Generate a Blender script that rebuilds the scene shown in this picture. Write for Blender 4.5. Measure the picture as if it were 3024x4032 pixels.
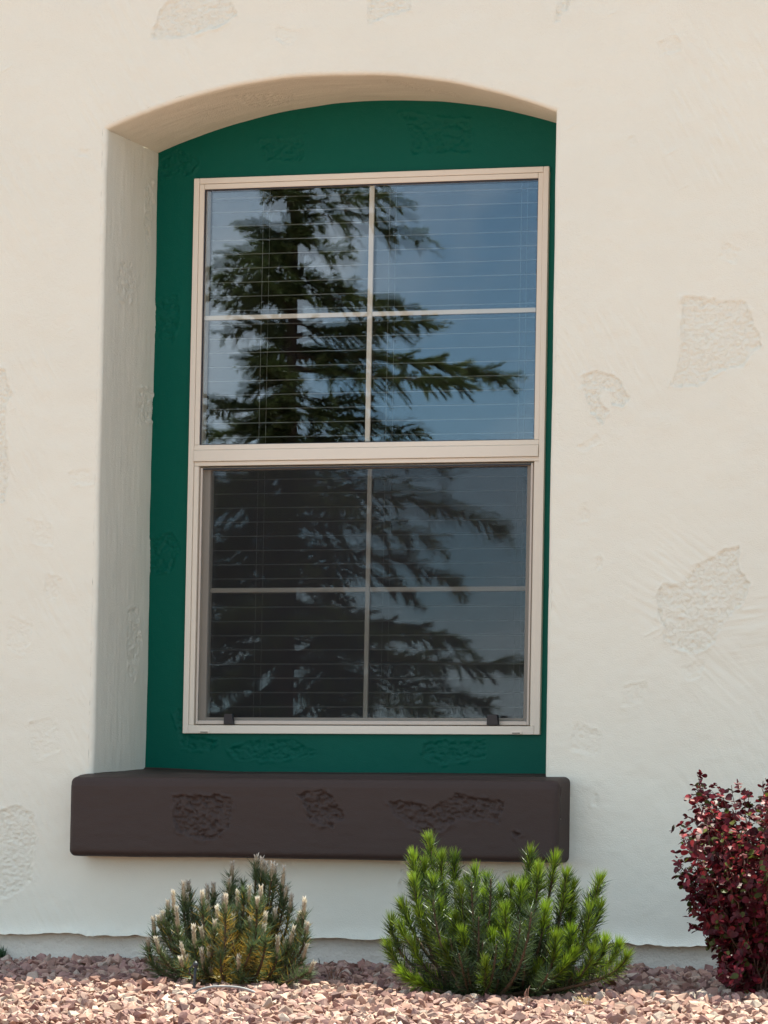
import bpy, bmesh, math, random
import numpy as np
from mathutils import Vector, Matrix

for o in list(bpy.data.objects):
    bpy.data.objects.remove(o, do_unlink=True)
SC = bpy.context.scene
COL = SC.collection
RNG = np.random.default_rng(7)
random.seed(7)

# ------------------------------------------------------------------ camera
CAM = np.array([7.98125, -17.78449, -0.69980])
YAW, PITCH, ROLL, FPX = -0.38865, 0.073724, 0.018517, 23421.0     # FPX: focal length in pixels of the 3024 px wide photograph
_cy, _sy, _cp, _sp = math.cos(YAW), math.sin(YAW), math.cos(PITCH), math.sin(PITCH)
FWD = np.array([_sy*_cp, _cy*_cp, _sp]); _r0 = np.array([_cy, -_sy, 0.0]); _u0 = np.cross(_r0, FWD)
RIGHT = math.cos(ROLL)*_r0 + math.sin(ROLL)*_u0
UP = -math.sin(ROLL)*_r0 + math.cos(ROLL)*_u0
cd = bpy.data.cameras.new('camera'); cam = bpy.data.objects.new('camera', cd); COL.objects.link(cam)
cd.sensor_fit = 'HORIZONTAL'; cd.sensor_width = 24.0; cd.lens = 24.0*FPX/3024.0
cd.clip_start = 0.1; cd.clip_end = 3000.0
M = Matrix.Identity(4)
for i in range(3):
    M[i][0], M[i][1], M[i][2], M[i][3] = RIGHT[i], UP[i], -FWD[i], CAM[i]
cam.matrix_world = M
SC.camera = cam

def at(px, py, Y):
    """point of the photograph (3024 px wide) on the vertical plane y = Y"""
    d = FWD + RIGHT*(px-1512)/FPX - UP*(py-2016)/FPX
    return CAM + d*(Y-CAM[1])/d[1]

# ------------------------------------------------------------------ world, sun, exposure
SUNV = Vector((0.16, 0.246, 1.0)).normalized()
W = bpy.data.worlds.new('World'); SC.world = W; W.use_nodes = True
nt = W.node_tree; nt.nodes.clear()
def wn(t, **k):
    n = nt.nodes.new(t)
    for a, b in k.items(): setattr(n, a, b)
    return n
out = wn('ShaderNodeOutputWorld'); bg = wn('ShaderNodeBackground')
sky = wn('ShaderNodeTexSky', sky_type='NISHITA', sun_disc=False, sun_elevation=math.asin(SUNV.z),
         sun_rotation=math.atan2(SUNV.x, SUNV.y), altitude=3500.0, air_density=1.0, dust_density=0.0, ozone_density=1.6)
tc = wn('ShaderNodeTexCoord'); sep = wn('ShaderNodeSeparateXYZ'); nt.links.new(tc.outputs['Generated'], sep.inputs[0])
mp = wn('ShaderNodeMapping'); mp.inputs['Scale'].default_value = (1, 1, 1.5); mp.inputs['Location'].default_value = (5, 5, 5); nt.links.new(tc.outputs['Generated'], mp.inputs[0])
cn = wn('ShaderNodeTexNoise'); cn.inputs['Scale'].default_value = 15.0; cn.inputs['Detail'].default_value = 7.0
cn.inputs['Roughness'].default_value = 0.62; cn.inputs['Distortion'].default_value = 0.5
nt.links.new(mp.outputs[0], cn.inputs['Vector'])
cr = wn('ShaderNodeValToRGB'); cr.color_ramp.elements[0].position = 0.42; cr.color_ramp.elements[1].position = 0.66
nt.links.new(cn.outputs['Fac'], cr.inputs[0])
mulc = wn('ShaderNodeMath', operation='MULTIPLY'); mulc.inputs[1].default_value = 0.70; nt.links.new(cr.outputs[0], mulc.inputs[0])
mx = wn('ShaderNodeMix', data_type='RGBA'); nt.links.new(mulc.outputs[0], mx.inputs['Factor'])
hs = wn('ShaderNodeHueSaturation'); hs.inputs['Saturation'].default_value = 1.0; hs.inputs['Value'].default_value = 0.95; nt.links.new(sky.outputs[0], hs.inputs['Color']); nt.links.new(hs.outputs[0], mx.inputs['A']); mx.inputs['B'].default_value = (8.6, 8.4, 9.2, 1)
nt.links.new(mx.outputs['Result'], bg.inputs['Color']); bg.inputs['Strength'].default_value = 0.115
nt.links.new(bg.outputs[0], out.inputs[0])
sd = bpy.data.lights.new('sun', 'SUN'); sd.energy = 5.0; sd.angle = math.radians(0.53); sd.color = (1.0, 0.955, 0.88)
sun = bpy.data.objects.new('sun', sd); COL.objects.link(sun)
sun.rotation_euler = SUNV.to_track_quat('Z', 'Y').to_euler(); sun.location = (0, -5, 12)
SC.view_settings.view_transform = 'Standard'; SC.view_settings.look = 'None'
SC.view_settings.gamma = 1.0; SC.view_settings.use_curve_mapping = False
SC.view_settings.exposure = 1.36
SC.view_settings.use_white_balance = True; SC.view_settings.white_balance_temperature = 6750; SC.view_settings.white_balance_tint = -4.0   # set for open shade, as the photograph is
SC.render.engine = 'CYCLES'
SC.cycles.max_bounces = 10; SC.cycles.diffuse_bounces = 5; SC.cycles.glossy_bounces = 5
SC.cycles.transparent_max_bounces = 40; SC.cycles.caustics_reflective = False; SC.cycles.caustics_refractive = False
SC.cycles.use_denoising = True

# ------------------------------------------------------------------ helpers
def mesh_np(name, V, F, parent=None, mat=None, smooth=True, col=None, rough=None, link=True):
    """V (n,3); F list of (m,3)/(m,4) index arrays -> one mesh object"""
    if not isinstance(F, (list, tuple)): F = [F]
    F = [np.asarray(f, np.int32) for f in F if len(f)]
    me = bpy.data.meshes.new(name)
    V = np.ascontiguousarray(V, np.float32)
    loops = np.concatenate([f.ravel() for f in F]); counts = np.concatenate([np.full(len(f), f.shape[1], np.int32) for f in F])
    starts = np.concatenate([[0], np.cumsum(counts)[:-1]]).astype(np.int32)
    me.vertices.add(len(V)); me.vertices.foreach_set('co', V.ravel())
    me.loops.add(len(loops)); me.loops.foreach_set('vertex_index', loops)
    me.polygons.add(len(counts)); me.polygons.foreach_set('loop_start', starts); me.polygons.foreach_set('loop_total', counts)
    me.polygons.foreach_set('use_smooth', np.full(len(counts), smooth))
    me.update(calc_edges=True); me.validate()
    if col is not None:
        a = me.color_attributes.new('tint', 'FLOAT_COLOR', 'POINT')
        c = np.ones((len(V), 4), np.float32); c[:, :3] = col; a.data.foreach_set('color', c.ravel())
    if rough is not None:
        a = me.attributes.new('rough', 'FLOAT', 'POINT'); a.data.foreach_set('value', np.asarray(rough, np.float32))
    if mat: me.materials.append(mat)
    o = bpy.data.objects.new(name, me)
    if link: COL.objects.link(o)
    if parent: o.parent = parent
    return o

def empty(name, loc=(0, 0, 0), parent=None):
    o = bpy.data.objects.new(name, None); COL.objects.link(o); o.location = loc
    o.empty_display_size = 0.1
    if parent: o.parent = parent
    return o

def tag(o, label=None, cat=None, group=None, kind=None):
    if label: o['label'] = label
    if cat: o['category'] = cat
    if group: o['group'] = group
    if kind: o['kind'] = kind
    return o

def box(name, x0, x1, y0, y1, z0, z1, mat, parent=None, bev=0.0015, seg=2):
    bm = bmesh.new()
    bmesh.ops.create_cube(bm, size=1.0)
    for v in bm.verts:
        v.co = Vector(((x0+x1)/2+v.co.x*(x1-x0), (y0+y1)/2+v.co.y*(y1-y0), (z0+z1)/2+v.co.z*(z1-z0)))
    if bev: bmesh.ops.bevel(bm, geom=bm.edges[:], offset=bev, segments=seg, affect='EDGES', profile=0.5)
    me = bpy.data.meshes.new(name); bm.to_mesh(me); bm.free(); me.materials.append(mat)
    o = bpy.data.objects.new(name, me); COL.objects.link(o)
    if parent: o.parent = parent
    return o

_T = np.random.default_rng(11).random((16, 256, 256)).astype(np.float32)
def vn(x, y, s=0):
    t = _T[s % 16]
    xf = np.floor(x); yf = np.floor(y); fx = x-xf; fy = y-yf
    xi = xf.astype(np.int64) & 255; yi = yf.astype(np.int64) & 255; x1 = (xi+1) & 255; y1 = (yi+1) & 255
    fx = fx*fx*(3-2*fx); fy = fy*fy*(3-2*fy)
    return (t[xi, yi]*(1-fx)+t[x1, yi]*fx)*(1-fy)+(t[xi, y1]*(1-fx)+t[x1, y1]*fx)*fy
def fbm(x, y, o=4, s=0, g=0.5):
    r = 0; a = 1; n = 0
    for k in range(o):
        r = r+a*(vn(x*2**k+17.3*k, y*2**k+5.1*k, s+k)-0.5); n += a; a *= g
    return r/n*2
def sstep(a, b, x):
    t = np.clip((x-a)/(b-a), 0, 1); return t*t*(3-2*t)

def poly_sd(P, x, y):
    """signed distance to polygon P, positive inside"""
    d = np.full(x.shape, 1e9); ins = np.zeros(x.shape, bool); n = len(P)
    for i in range(n):
        ax, ay = P[i]; bx, by = P[(i+1) % n]
        ex, ey = bx-ax, by-ay; wx, wy = x-ax, y-ay
        t = np.clip((wx*ex+wy*ey)/(ex*ex+ey*ey+1e-12), 0, 1)
        d = np.minimum(d, (wx-ex*t)**2+(wy-ey*t)**2)
        c = ((ay > y) != (by > y)) & (x < (bx-ax)*(y-ay)/(by-ay+1e-12)+ax)
        ins ^= c
    d = np.sqrt(d)
    return np.where(ins, d, -d)

def relief(x, z, patches, seed=0, depth=0.0048, amp=0.0052, cell=0.0095, soft=0.003):
    """recess of bare rough patches where the smooth coat is missing: returns (depth into the surface, roughness mask)"""
    dy = np.zeros(x.shape); rg = np.zeros(x.shape)
    for k, P in enumerate(patches):
        dp = depth
        strength = 1.0
        if isinstance(P, tuple): P, strength = P
        P = np.asarray(P); lo = P.min(0)-0.05; hi = P.max(0)+0.05
        m = (x > lo[0]) & (x < hi[0]) & (z > lo[1]) & (z < hi[1])
        if not m.any(): continue
        xx, zz = x[m], z[m]
        wx = fbm(xx/0.035, zz/0.035, 4, seed+k, 0.62)*0.013; wz = fbm(xx/0.035+40, zz/0.035+9, 4, seed+k+3, 0.62)*0.013
        s = poly_sd(P, xx+wx, zz+wz)
        ms = sstep(-soft*0.5, soft, s)
        n = fbm(xx/cell+3.1*k, zz/cell, 3, seed+k, 0.6)
        n2 = np.exp(-(fbm(xx/(cell*2.7), zz/(cell*1.6)+7.7*k, 3, seed+5, 0.55)/0.13)**2)
        edge = np.exp(-(np.abs(s+0.003)/0.005)**2)*np.clip(fbm(xx/0.02, zz/0.02, 2, seed+2)+0.15, 0, 1)
        dy[m] += strength*(ms*(dp*0.7+amp*0.75*n+amp*0.85*n2)-edge*0.0045)
        rg[m] = np.maximum(rg[m], ms*strength)
    return dy, rg

def grid(U, Vv):
    nu, nv = len(U), len(Vv)
    a = np.arange(nu*nv).reshape(nu, nv)
    q = np.stack([a[:-1, :-1], a[1:, :-1], a[1:, 1:], a[:-1, 1:]], -1).reshape(-1, 4)
    return q
def gfaces(nu, nv):
    a = np.arange(nu*nv).reshape(nu, nv)
    return np.stack([a[:-1, :-1], a[1:, :-1], a[1:, 1:], a[:-1, 1:]], -1).reshape(-1, 4)

class Acc:
    """collects vertices, faces, tints into one mesh"""
    def __init__(s): s.V = []; s.F = {3: [], 4: []}; s.C = []; s.R = []; s.n = 0
    def add(s, V, F, c=None, r=None):
        F = np.asarray(F)
        s.V.append(np.asarray(V, np.float32)); s.F[F.shape[1]].append(F+s.n); s.n += len(V)
        if c is not None: s.C.append(np.broadcast_to(np.asarray(c, np.float32), (len(V), 3)))
        if r is not None: s.R.append(np.asarray(r, np.float32))
    def build(s, name, mat, parent=None, smooth=True):
        F = [np.concatenate(v) for v in s.F.values() if v]
        return mesh_np(name, np.concatenate(s.V), F, parent, mat, smooth,
                       np.concatenate(s.C) if s.C else None, np.concatenate(s.R) if s.R else None)

def tube(acc, P, R, k=6, c=None):
    """tapered tube along points P with radii R"""
    P = np.asarray(P, float); n = len(P); R = np.broadcast_to(np.asarray(R, float), (n,))
    T = np.gradient(P, axis=0); T /= np.linalg.norm(T, axis=1)[:, None]+1e-12
    ref = np.array([0.31, 0.9, 0.22]); A = np.cross(T, ref); A /= np.linalg.norm(A, axis=1)[:, None]+1e-12; B = np.cross(T, A)
    a = np.linspace(0, 2*np.pi, k, endpoint=False)
    V = P[:, None, :]+R[:, None, None]*(np.cos(a)[None, :, None]*A[:, None, :]+np.sin(a)[None, :, None]*B[:, None, :])
    V = V.reshape(-1, 3)
    i = np.arange(n-1)[:, None]*k; j = np.arange(k)[None, :]; j1 = (j+1) % k
    q = np.stack([i+j, i+j1, i+k+j1, i+k+j], -1).reshape(-1, 4)
    V = np.concatenate([V, P[-1:]+T[-1:]*R[-1]])
    acc.add(V, q, c)
    b = (n-1)*k; tip = n*k; jj = np.arange(k)
    tri = np.stack([b+jj, b+(jj+1) % k, np.full(k, tip)], -1)
    acc.F[3].append(tri+acc.n-len(V))

# ------------------------------------------------------------------ materials
def mat_new(name):
    m = bpy.data.materials.new(name); m.use_nodes = True
    nt = m.node_tree; b = nt.nodes['Principled BSDF']
    return m, nt, b
def nd(nt, t, **k):
    n = nt.nodes.new(t)
    for a, b in k.items(): setattr(n, a, b)
    return n

def stucco(name, col, rough=0.62, fine=0.5, coarse=2.2, var=0.06, spec=0.35, fscale=260.0):
    m, nt, b = mat_new(name); L = nt.links.new
    geo = nd(nt, 'ShaderNodeNewGeometry')
    n1 = nd(nt, 'ShaderNodeTexNoise'); n1.inputs['Scale'].default_value = fscale; n1.inputs['Detail'].default_value = 4
    n2 = nd(nt, 'ShaderNodeTexNoise'); n2.inputs['Scale'].default_value = 95; n2.inputs['Detail'].default_value = 5; n2.inputs['Roughness'].default_value = 0.65
    n3 = nd(nt, 'ShaderNodeTexNoise'); n3.inputs['Scale'].default_value = 2.6; n3.inputs['Detail'].default_value = 6; n3.inputs['Roughness'].default_value = 0.6
    for n in (n1, n2, n3): L(geo.outputs['Position'], n.inputs['Vector'])
    at_ = nd(nt, 'ShaderNodeAttribute', attribute_name='rough')
    mu = nd(nt, 'ShaderNodeMath', operation='MULTIPLY'); L(n2.outputs['Fac'], mu.inputs[0]); L(at_.outputs['Fac'], mu.inputs[1])
    mu2 = nd(nt, 'ShaderNodeMath', operation='MULTIPLY'); mu2.inputs[1].default_value = coarse; L(mu.outputs[0], mu2.inputs[0])
    mf = nd(nt, 'ShaderNodeMath', operation='MULTIPLY_ADD'); mf.inputs[1].default_value = fine; L(n1.outputs['Fac'], mf.inputs[0]); L(mu2.outputs[0], mf.inputs[2])
    bp = nd(nt, 'ShaderNodeBump'); bp.inputs['Strength'].default_value = 1.0; bp.inputs['Distance'].default_value = 0.0014
    L(mf.outputs[0], bp.inputs['Height']); L(bp.outputs['Normal'], b.inputs['Normal'])
    mx = nd(nt, 'ShaderNodeMix', data_type='RGBA'); L(n3.outputs['Fac'], mx.inputs['Factor'])
    mx.inputs['A'].default_value = (*[c*(1-var) for c in col], 1); mx.inputs['B'].default_value = (*[min(1, c*(1+var)) for c in col], 1)
    L(mx.outputs['Result'], b.inputs['Base Color'])
    b.inputs['Roughness'].default_value = rough; b.inputs['Specular IOR Level'].default_value = spec
    return m

def plain(name, col, rough=0.5, spec=0.4, bump=0.0, bscale=120, var=0.0, metal=0.0):
    m, nt, b = mat_new(name); L = nt.links.new
    geo = nd(nt, 'ShaderNodeNewGeometry')
    n = nd(nt, 'ShaderNodeTexNoise'); n.inputs['Scale'].default_value = bscale; n.inputs['Detail'].default_value = 4
    L(geo.outputs['Position'], n.inputs['Vector'])
    mx = nd(nt, 'ShaderNodeMix', data_type='RGBA'); L(n.outputs['Fac'], mx.inputs['Factor'])
    mx.inputs['A'].default_value = (*[c*(1-var) for c in col], 1); mx.inputs['B'].default_value = (*[c*(1+var) for c in col], 1)
    L(mx.outputs['Result'], b.inputs['Base Color'])
    if bump:
        bp = nd(nt, 'ShaderNodeBump'); bp.inputs['Distance'].default_value = bump; L(n.outputs['Fac'], bp.inputs['Height']); L(bp.outputs['Normal'], b.inputs['Normal'])
    b.inputs['Roughness'].default_value = rough; b.inputs['Specular IOR Level'].default_value = spec; b.inputs['Metallic'].default_value = metal
    return m

def tinted(name, rough=0.5, spec=0.4, trans=0.0, bump=0.0, nvar=0.0, nscale=60):
    """colour from the mesh's own tint attribute"""
    m, nt, b = mat_new(name); L = nt.links.new
    a = nd(nt, 'ShaderNodeAttribute', attribute_name='tint'); src = a.outputs['Color']
    if nvar or bump:
        geo = nd(nt, 'ShaderNodeNewGeometry'); n = nd(nt, 'ShaderNodeTexNoise'); n.inputs['Scale'].default_value = nscale; n.inputs['Detail'].default_value = 5
        L(geo.outputs['Position'], n.inputs['Vector'])
    if nvar:
        mr = nd(nt, 'ShaderNodeMapRange'); mr.inputs['To Min'].default_value = 1-nvar; mr.inputs['To Max'].default_value = 1+nvar; L(n.outputs['Fac'], mr.inputs['Value'])
        vm = nd(nt, 'ShaderNodeVectorMath', operation='SCALE'); L(src, vm.inputs[0]); L(mr.outputs[0], vm.inputs['Scale']); src = vm.outputs[0]
    if bump:
        bp = nd(nt, 'ShaderNodeBump'); bp.inputs['Distance'].default_value = bump; L(n.outputs['Fac'], bp.inputs['Height']); L(bp.outputs['Normal'], b.inputs['Normal'])
    L(src, b.inputs['Base Color'])
    b.inputs['Roughness'].default_value = rough; b.inputs['Specular IOR Level'].default_value = spec
    if trans:
        t = nd(nt, 'ShaderNodeBsdfTranslucent'); L(src, t.inputs['Color'])
        mxs = nd(nt, 'ShaderNodeMixShader'); mxs.inputs[0].default_value = trans
        L(b.outputs[0], mxs.inputs[1]); L(t.outputs[0], mxs.inputs[2]); L(mxs.outputs[0], nt.nodes['Material Output'].inputs['Surface'])
    return m

def glass(name, ior, tint):
    m, nt, b = mat_new(name); L = nt.links.new; nt.nodes.remove(b)
    fr = nd(nt, 'ShaderNodeFresnel'); fr.inputs['IOR'].default_value = ior
    geo = nd(nt, 'ShaderNodeNewGeometry')
    # the same reflectance from both faces of the thin sheet
    lw = nd(nt, 'ShaderNodeLayerWeight'); lw.inputs['Blend'].default_value = 0.1
    t = nd(nt, 'ShaderNodeBsdfTransparent'); t.inputs['Color'].default_value = (*tint, 1)
    g = nd(nt, 'ShaderNodeBsdfGlossy'); g.inputs['Roughness'].default_value = 0.0; g.inputs['Color'].default_value = (0.86, 0.91, 1.0, 1)
    r0 = ((ior-1)/(ior+1))**2
    ma = nd(nt, 'ShaderNodeMath', operation='MULTIPLY_ADD'); ma.inputs[1].default_value = 0.9*(1-r0); ma.inputs[2].default_value = r0
    pw = nd(nt, 'ShaderNodeMath', operation='POWER'); pw.inputs[1].default_value = 5.0
    L(lw.outputs['Facing'], pw.inputs[0]); L(pw.outputs[0], ma.inputs[0])
    lw.inputs['Blend'].default_value = 0.5
    nt.nodes.remove(fr)
    mxs = nd(nt, 'ShaderNodeMixShader'); L(ma.outputs[0], mxs.inputs[0]); L(t.outputs[0], mxs.inputs[1]); L(g.outputs[0], mxs.inputs[2])
    L(mxs.outputs[0], nt.nodes['Material Output'].inputs['Surface'])
    return m

WALL = stucco('wall_stucco', (0.735, 0.722, 0.612), fine=0.9, coarse=2.6)
STEM = stucco('stem_stucco', (0.72, 0.685, 0.60), fine=2.4, fscale=120, rough=0.8)
GREEN = stucco('green_paint', (0.0008, 0.086, 0.058), rough=0.5, spec=0.14, var=0.08, coarse=1.2)
BROWN = stucco('brown_paint', (0.045, 0.029, 0.024), rough=0.55, spec=0.25, var=0.06, coarse=1.2)
VINYL = plain('almond_vinyl', (0.74, 0.675, 0.565), rough=0.45, spec=0.4, var=0.02, bscale=9)
SCREENF = plain('screen_frame_paint', (0.55, 0.49, 0.42), rough=0.45, spec=0.4)
BLACKP = plain('black_plastic', (0.016, 0.017, 0.022), rough=0.45, spec=0.5)
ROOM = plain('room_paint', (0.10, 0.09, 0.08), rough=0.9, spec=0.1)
SLAT = plain('slat_vinyl', (0.28, 0.275, 0.262), rough=0.5)
GLASS = glass('window_glass', 1.58, (0.925, 0.935, 0.93))
# insect screen: woven wire far finer than a pixel -> partly see-through cloth
SCR, _nt, _b = mat_new('screen_cloth')
_b.inputs['Base Color'].default_value = (0.006, 0.006, 0.007, 1); _b.inputs['Roughness'].default_value = 0.7
_t = nd(_nt, 'ShaderNodeBsdfTransparent'); _m = nd(_nt, 'ShaderNodeMixShader'); _m.inputs[0].default_value = 0.46
_nt.links.new(_t.outputs[0], _m.inputs[1]); _nt.links.new(_b.outputs[0], _m.inputs[2]); _nt.links.new(_m.outputs[0], _nt.nodes['Material Output'].inputs['Surface'])

# ------------------------------------------------------------------ setting: the ground
Fy = -0.395                      # front face of the house wall
WW, HH = 1.25, 1.83              # window frame
XL, XR = -0.137, 1.418           # opening
def ground_z(y):
    t = Fy-np.asarray(y, float)
    z = -0.760-0.0765*np.clip(t, 0, 18)
    return z
gy = np.concatenate([np.linspace(Fy+0.1, Fy-3, 61), np.linspace(Fy-3.5, Fy-18, 30), np.array([-30, -60, -150, -400, -1500.0])])
gx = np.concatenate([np.array([-1500, -400, -100, -30, -10, -4.0]), np.linspace(-2, 5, 71), np.array([7, 12, 30, 100, 400, 1500.0])])
GX, GY = np.meshgrid(gx, gy, indexing='ij')
GZ = ground_z(GY)+0.012*fbm(GX/0.45, GY/0.45, 3, 2)*(GY > -8)
GRAVELBED, _nt, _b = mat_new('gravel_bed'); _L = _nt.links.new
_geo = nd(_nt, 'ShaderNodeNewGeometry'); _v = nd(_nt, 'ShaderNodeTexVoronoi'); _v.inputs['Scale'].default_value = 30
_L(_geo.outputs['Position'], _v.inputs['Vector'])
_cr = nd(_nt, 'ShaderNodeValToRGB'); _sepc = nd(_nt, 'ShaderNodeSeparateColor'); _L(_v.outputs['Color'], _sepc.inputs[0]); _L(_sepc.outputs[0], _cr.inputs[0])
_cr.color_ramp.elements[0].color = (0.16, 0.085, 0.07, 1); _cr.color_ramp.elements[1].color = (0.42, 0.28, 0.22, 1)
_bp = nd(_nt, 'ShaderNodeBump'); _bp.inputs['Distance'].default_value = 0.02; _bp.invert = True; _L(_v.outputs['Distance'], _bp.inputs['Height']); _L(_bp.outputs['Normal'], _b.inputs['Normal'])
_L(_cr.outputs[0], _b.inputs['Base Color']); _b.inputs['Roughness'].default_value = 0.9
ground = mesh_np('ground', np.stack([GX, GY, GZ], -1).reshape(-1, 3), gfaces(len(gx), len(gy)), None, GRAVELBED)
tag(ground, 'reddish brown gravel bed sloping down from the house wall', 'ground', kind='structure')

# ------------------------------------------------------------------ the house
S = 1.8228                        # photograph px per px of the working overview
def wp(pts, Y=Fy):                # overview pixels -> (x, z) on the wall
    return np.array([at(a*S, b*S, Y)[[0, 2]] for a, b in pts])

house = empty('house', (0.64, Fy, -0.76))
tag(house, 'cream stucco house wall around an arched green window recess with dark brown sill', 'house')
def kid(o): o.parent = house; o.matrix_parent_inverse = Matrix.Translation(house.location).inverted(); return o

ZL, ZT = -0.665, 2.75             # plaster lip near the ground, wall top
XA, XB = -2.6, 4.6
PATCH = [wp(p) for p in [
    [(320, 82), (345, 25), (385, -20), (490, -20), (512, 32), (470, 58), (400, 78)],
    [(795, 52), (800, -20), (880, -20), (886, 22), (850, 30), (820, 45)],
    [(1200, 48), (1202, -20), (1252, -20), (1225, 20)],
    [(1472, 640), (1500, 638), (1560, 650), (1612, 652), (1630, 700), (1646, 742), (1605, 790), (1560, 800), (1500, 833), (1446, 835), (1466, 790), (1470, 720)],
    [(1258, 812), (1290, 803), (1325, 810), (1362, 858), (1345, 878), (1322, 872), (1322, 845), (1300, 838), (1298, 870), (1315, 890), (1298, 920), (1278, 890), (1262, 850)],
    [(1418, 1290), (1430, 1262), (1475, 1262), (1500, 1225), (1555, 1192), (1598, 1180), (1592, 1230), (1618, 1262), (1605, 1300), (1560, 1345), (1545, 1385), (1490, 1418), (1440, 1385), (1425, 1330)],
    [(-20, 790), (8, 795), (22, 850), (8, 900), (18, 1000), (8, 1085), (-20, 1090)],
    [(-20, 1760), (40, 1740), (78, 1760), (70, 1850), (72, 1900), (30, 1930), (-20, 1955)],
    [(868, 1880), (886, 1872), (905, 1910), (890, 2000), (858, 2010)],
    [(1088, 1885), (1150, 1880), (1160, 1910), (1120, 1925), (1085, 1935)],
    [(530, 1890), (560, 1885), (575, 1920), (540, 1960), (520, 1930)],
]]
PATCH += [(wp(p), 0.45) for p in [
    [(170, 320), (195, 322), (192, 340), (172, 338)], [(1475, 1440), (1520, 1425), (1515, 1465), (1480, 1470)],
    [(1255, 1095), (1270, 1085), (1275, 1120), (1258, 1125)], [(1280, 1715), (1292, 1715), (1290, 1740), (1278, 1738)],
    [(1285, 1205), (1297, 1200), (1300, 1228), (1290, 1232)], [(1250, 960), (1290, 940), (1296, 955), (1256, 975)],
    [(60, 1120), (110, 1135), (115, 1180), (70, 1170)], [(100, 1240), (135, 1250), (125, 1300), (95, 1290)],
    [(150, 1020), (190, 1010), (200, 1040), (160, 1050)], [(1350, 1480), (1400, 1475), (1390, 1520), (1345, 1525)],
    [(60, 1560), (120, 1550), (130, 1620), (75, 1640)], [(20, 1330), (70, 1350), (60, 1420), (15, 1400)],
    [(1240, 1560), (1300, 1580), (1290, 1640), (1230, 1620)], [(1560, 520), (1600, 540), (1590, 570), (1555, 560)],
    [(600, 60), (640, 70), (630, 95), (595, 90)], [(1360, 300), (1372, 298), (1374, 312), (1362, 312)], [(1420, 90), (1460, 80), (1470, 110), (1430, 120)]]]
STC = wp([(1520, 1300)])[0]
def wall_relief(x, z):
    dy, rg = relief(x, z, PATCH, 1, amp=0.0036, cell=0.0075)
    dy = dy+0.0032*fbm(x/0.42, z/0.42, 3, 4)+0.0017*fbm(x/0.07, z/0.05, 3, 7)
    # sweeping trowel marks, strongest round the large lower patch
    r = np.hypot(x-STC[0], z-STC[1]); a = np.arctan2(z-STC[1], x-STC[0])
    f = np.exp(-((r-0.20)/0.14)**2)*(0.15+0.85*sstep(0.1, 0.8, np.cos(a-2.3)))
    for cx_, cz_, ang_, k_ in ((-0.06, 0.13, -0.62, 0), (-0.14, 0.02, -0.5, 3), (0.16, -0.05, 0.12, 6), (0.05, -0.22, -0.75, 9)):
        ca_, sa_ = math.cos(ang_), math.sin(ang_); u_ = (x-STC[0]-cx_)*ca_+(z-STC[1]-cz_)*sa_; v_ = -(x-STC[0]-cx_)*sa_+(z-STC[1]-cz_)*ca_
        dy = dy+np.exp(-(u_/0.12)**2-(v_/0.10)**2)*0.0022*fbm(u_/0.10+k_, v_/0.009, 2, k_)
    f2 = sstep(0.25, 0.62, fbm(x/0.5+9, z/0.4, 2, 12)+0.25)
    dy = dy+f2*0.0017*fbm((x+0.6*z)/0.012, (z-0.6*x)/0.11, 2, 3)
    # sparse hair scratches and drips
    sc = vn((x*0.9+0.43*z)/0.16, (z*0.9-0.43*x)/0.008, 6)*vn(x/0.05, z/0.05, 8)
    dy = dy-0.0016*sstep(0.74, 0.9, sc)
    rg = np.maximum(rg, 0.45*sstep(-0.1, 0.5, fbm(x/0.3, z/0.3, 3, 10)))
    return dy, rg

def axis(lo, hi, flo, fhi, fine, coarse=0.08):
    a = np.arange(lo, flo-1e-6, coarse) if flo > lo else np.array([])
    b = np.arange(max(lo, flo), min(hi, fhi), fine); c = np.arange(min(hi, fhi), hi, coarse) if fhi < hi else np.array([])
    r = np.concatenate([a, b, c, [hi]]); r = np.unique(np.round(r, 5))
    return r[np.concatenate([[True], np.diff(r) > fine*0.3])] if r[-1]-r[-2] > fine*0.3 else np.concatenate([r[:-2], [hi]])

RND = 0.015                       # rounding of the plaster edge
HALF = (XR-XL)/2; XC = (XL+XR)/2; ZS, SAG = 1.945, 0.145
RAD = HALF*HALF/(2*SAG)+SAG/2; ZCC = ZS+SAG-RAD
wacc = Acc()
def wall_block(X, Z):
    """X, Z (nu, nv) arrays on the wall plane"""
    dy, rg = wall_relief(X, Z)
    # ragged lip at the very bottom: the plaster thickens, then turns under
    h = Z-ZL
    dy = dy-0.021*np.exp(-np.clip(h, 0, 1)/0.016)*(0.6+0.9*vn(X/0.06, Z*0, 3))
    Zr = Z+np.where(h < 0.06, (1-np.clip(h/0.06, 0, 1))*(0.014*fbm(X/0.11, Z*0+2, 4, 5, 0.6)), 0)
    wacc.add(np.stack([X, Fy+dy, Zr], -1).reshape(-1, 3), gfaces(*X.shape), r=rg.ravel())
FN = 0.0042
zax = axis(ZL, ZT, ZL, 2.42, FN)
xl_ = axis(XA, XL-RND, -0.60, 9, FN); xr_ = axis(XR+RND, XB, -9, 2.35, FN)
wall_block(*np.meshgrid(xl_, zax, indexing='ij'))
wall_block(*np.meshgrid(xr_, zax, indexing='ij'))
zb = -0.28
wall_block(*np.meshgrid(np.arange(XL-RND, XR+RND+FN*0.4, (XR-XL+2*RND)/380), np.linspace(ZL, zb, 95), indexing='ij'))
# contour of the opening: left jamb, arch, right jamb (with mitred outward normals)
na = 300
th = np.linspace(-math.asin(HALF/RAD), math.asin(HALF/RAD), na)
arc = np.stack([XC+RAD*np.sin(th), ZCC+RAD*np.cos(th)], -1); arcn = np.stack([np.sin(th), np.cos(th)], -1)
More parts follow.
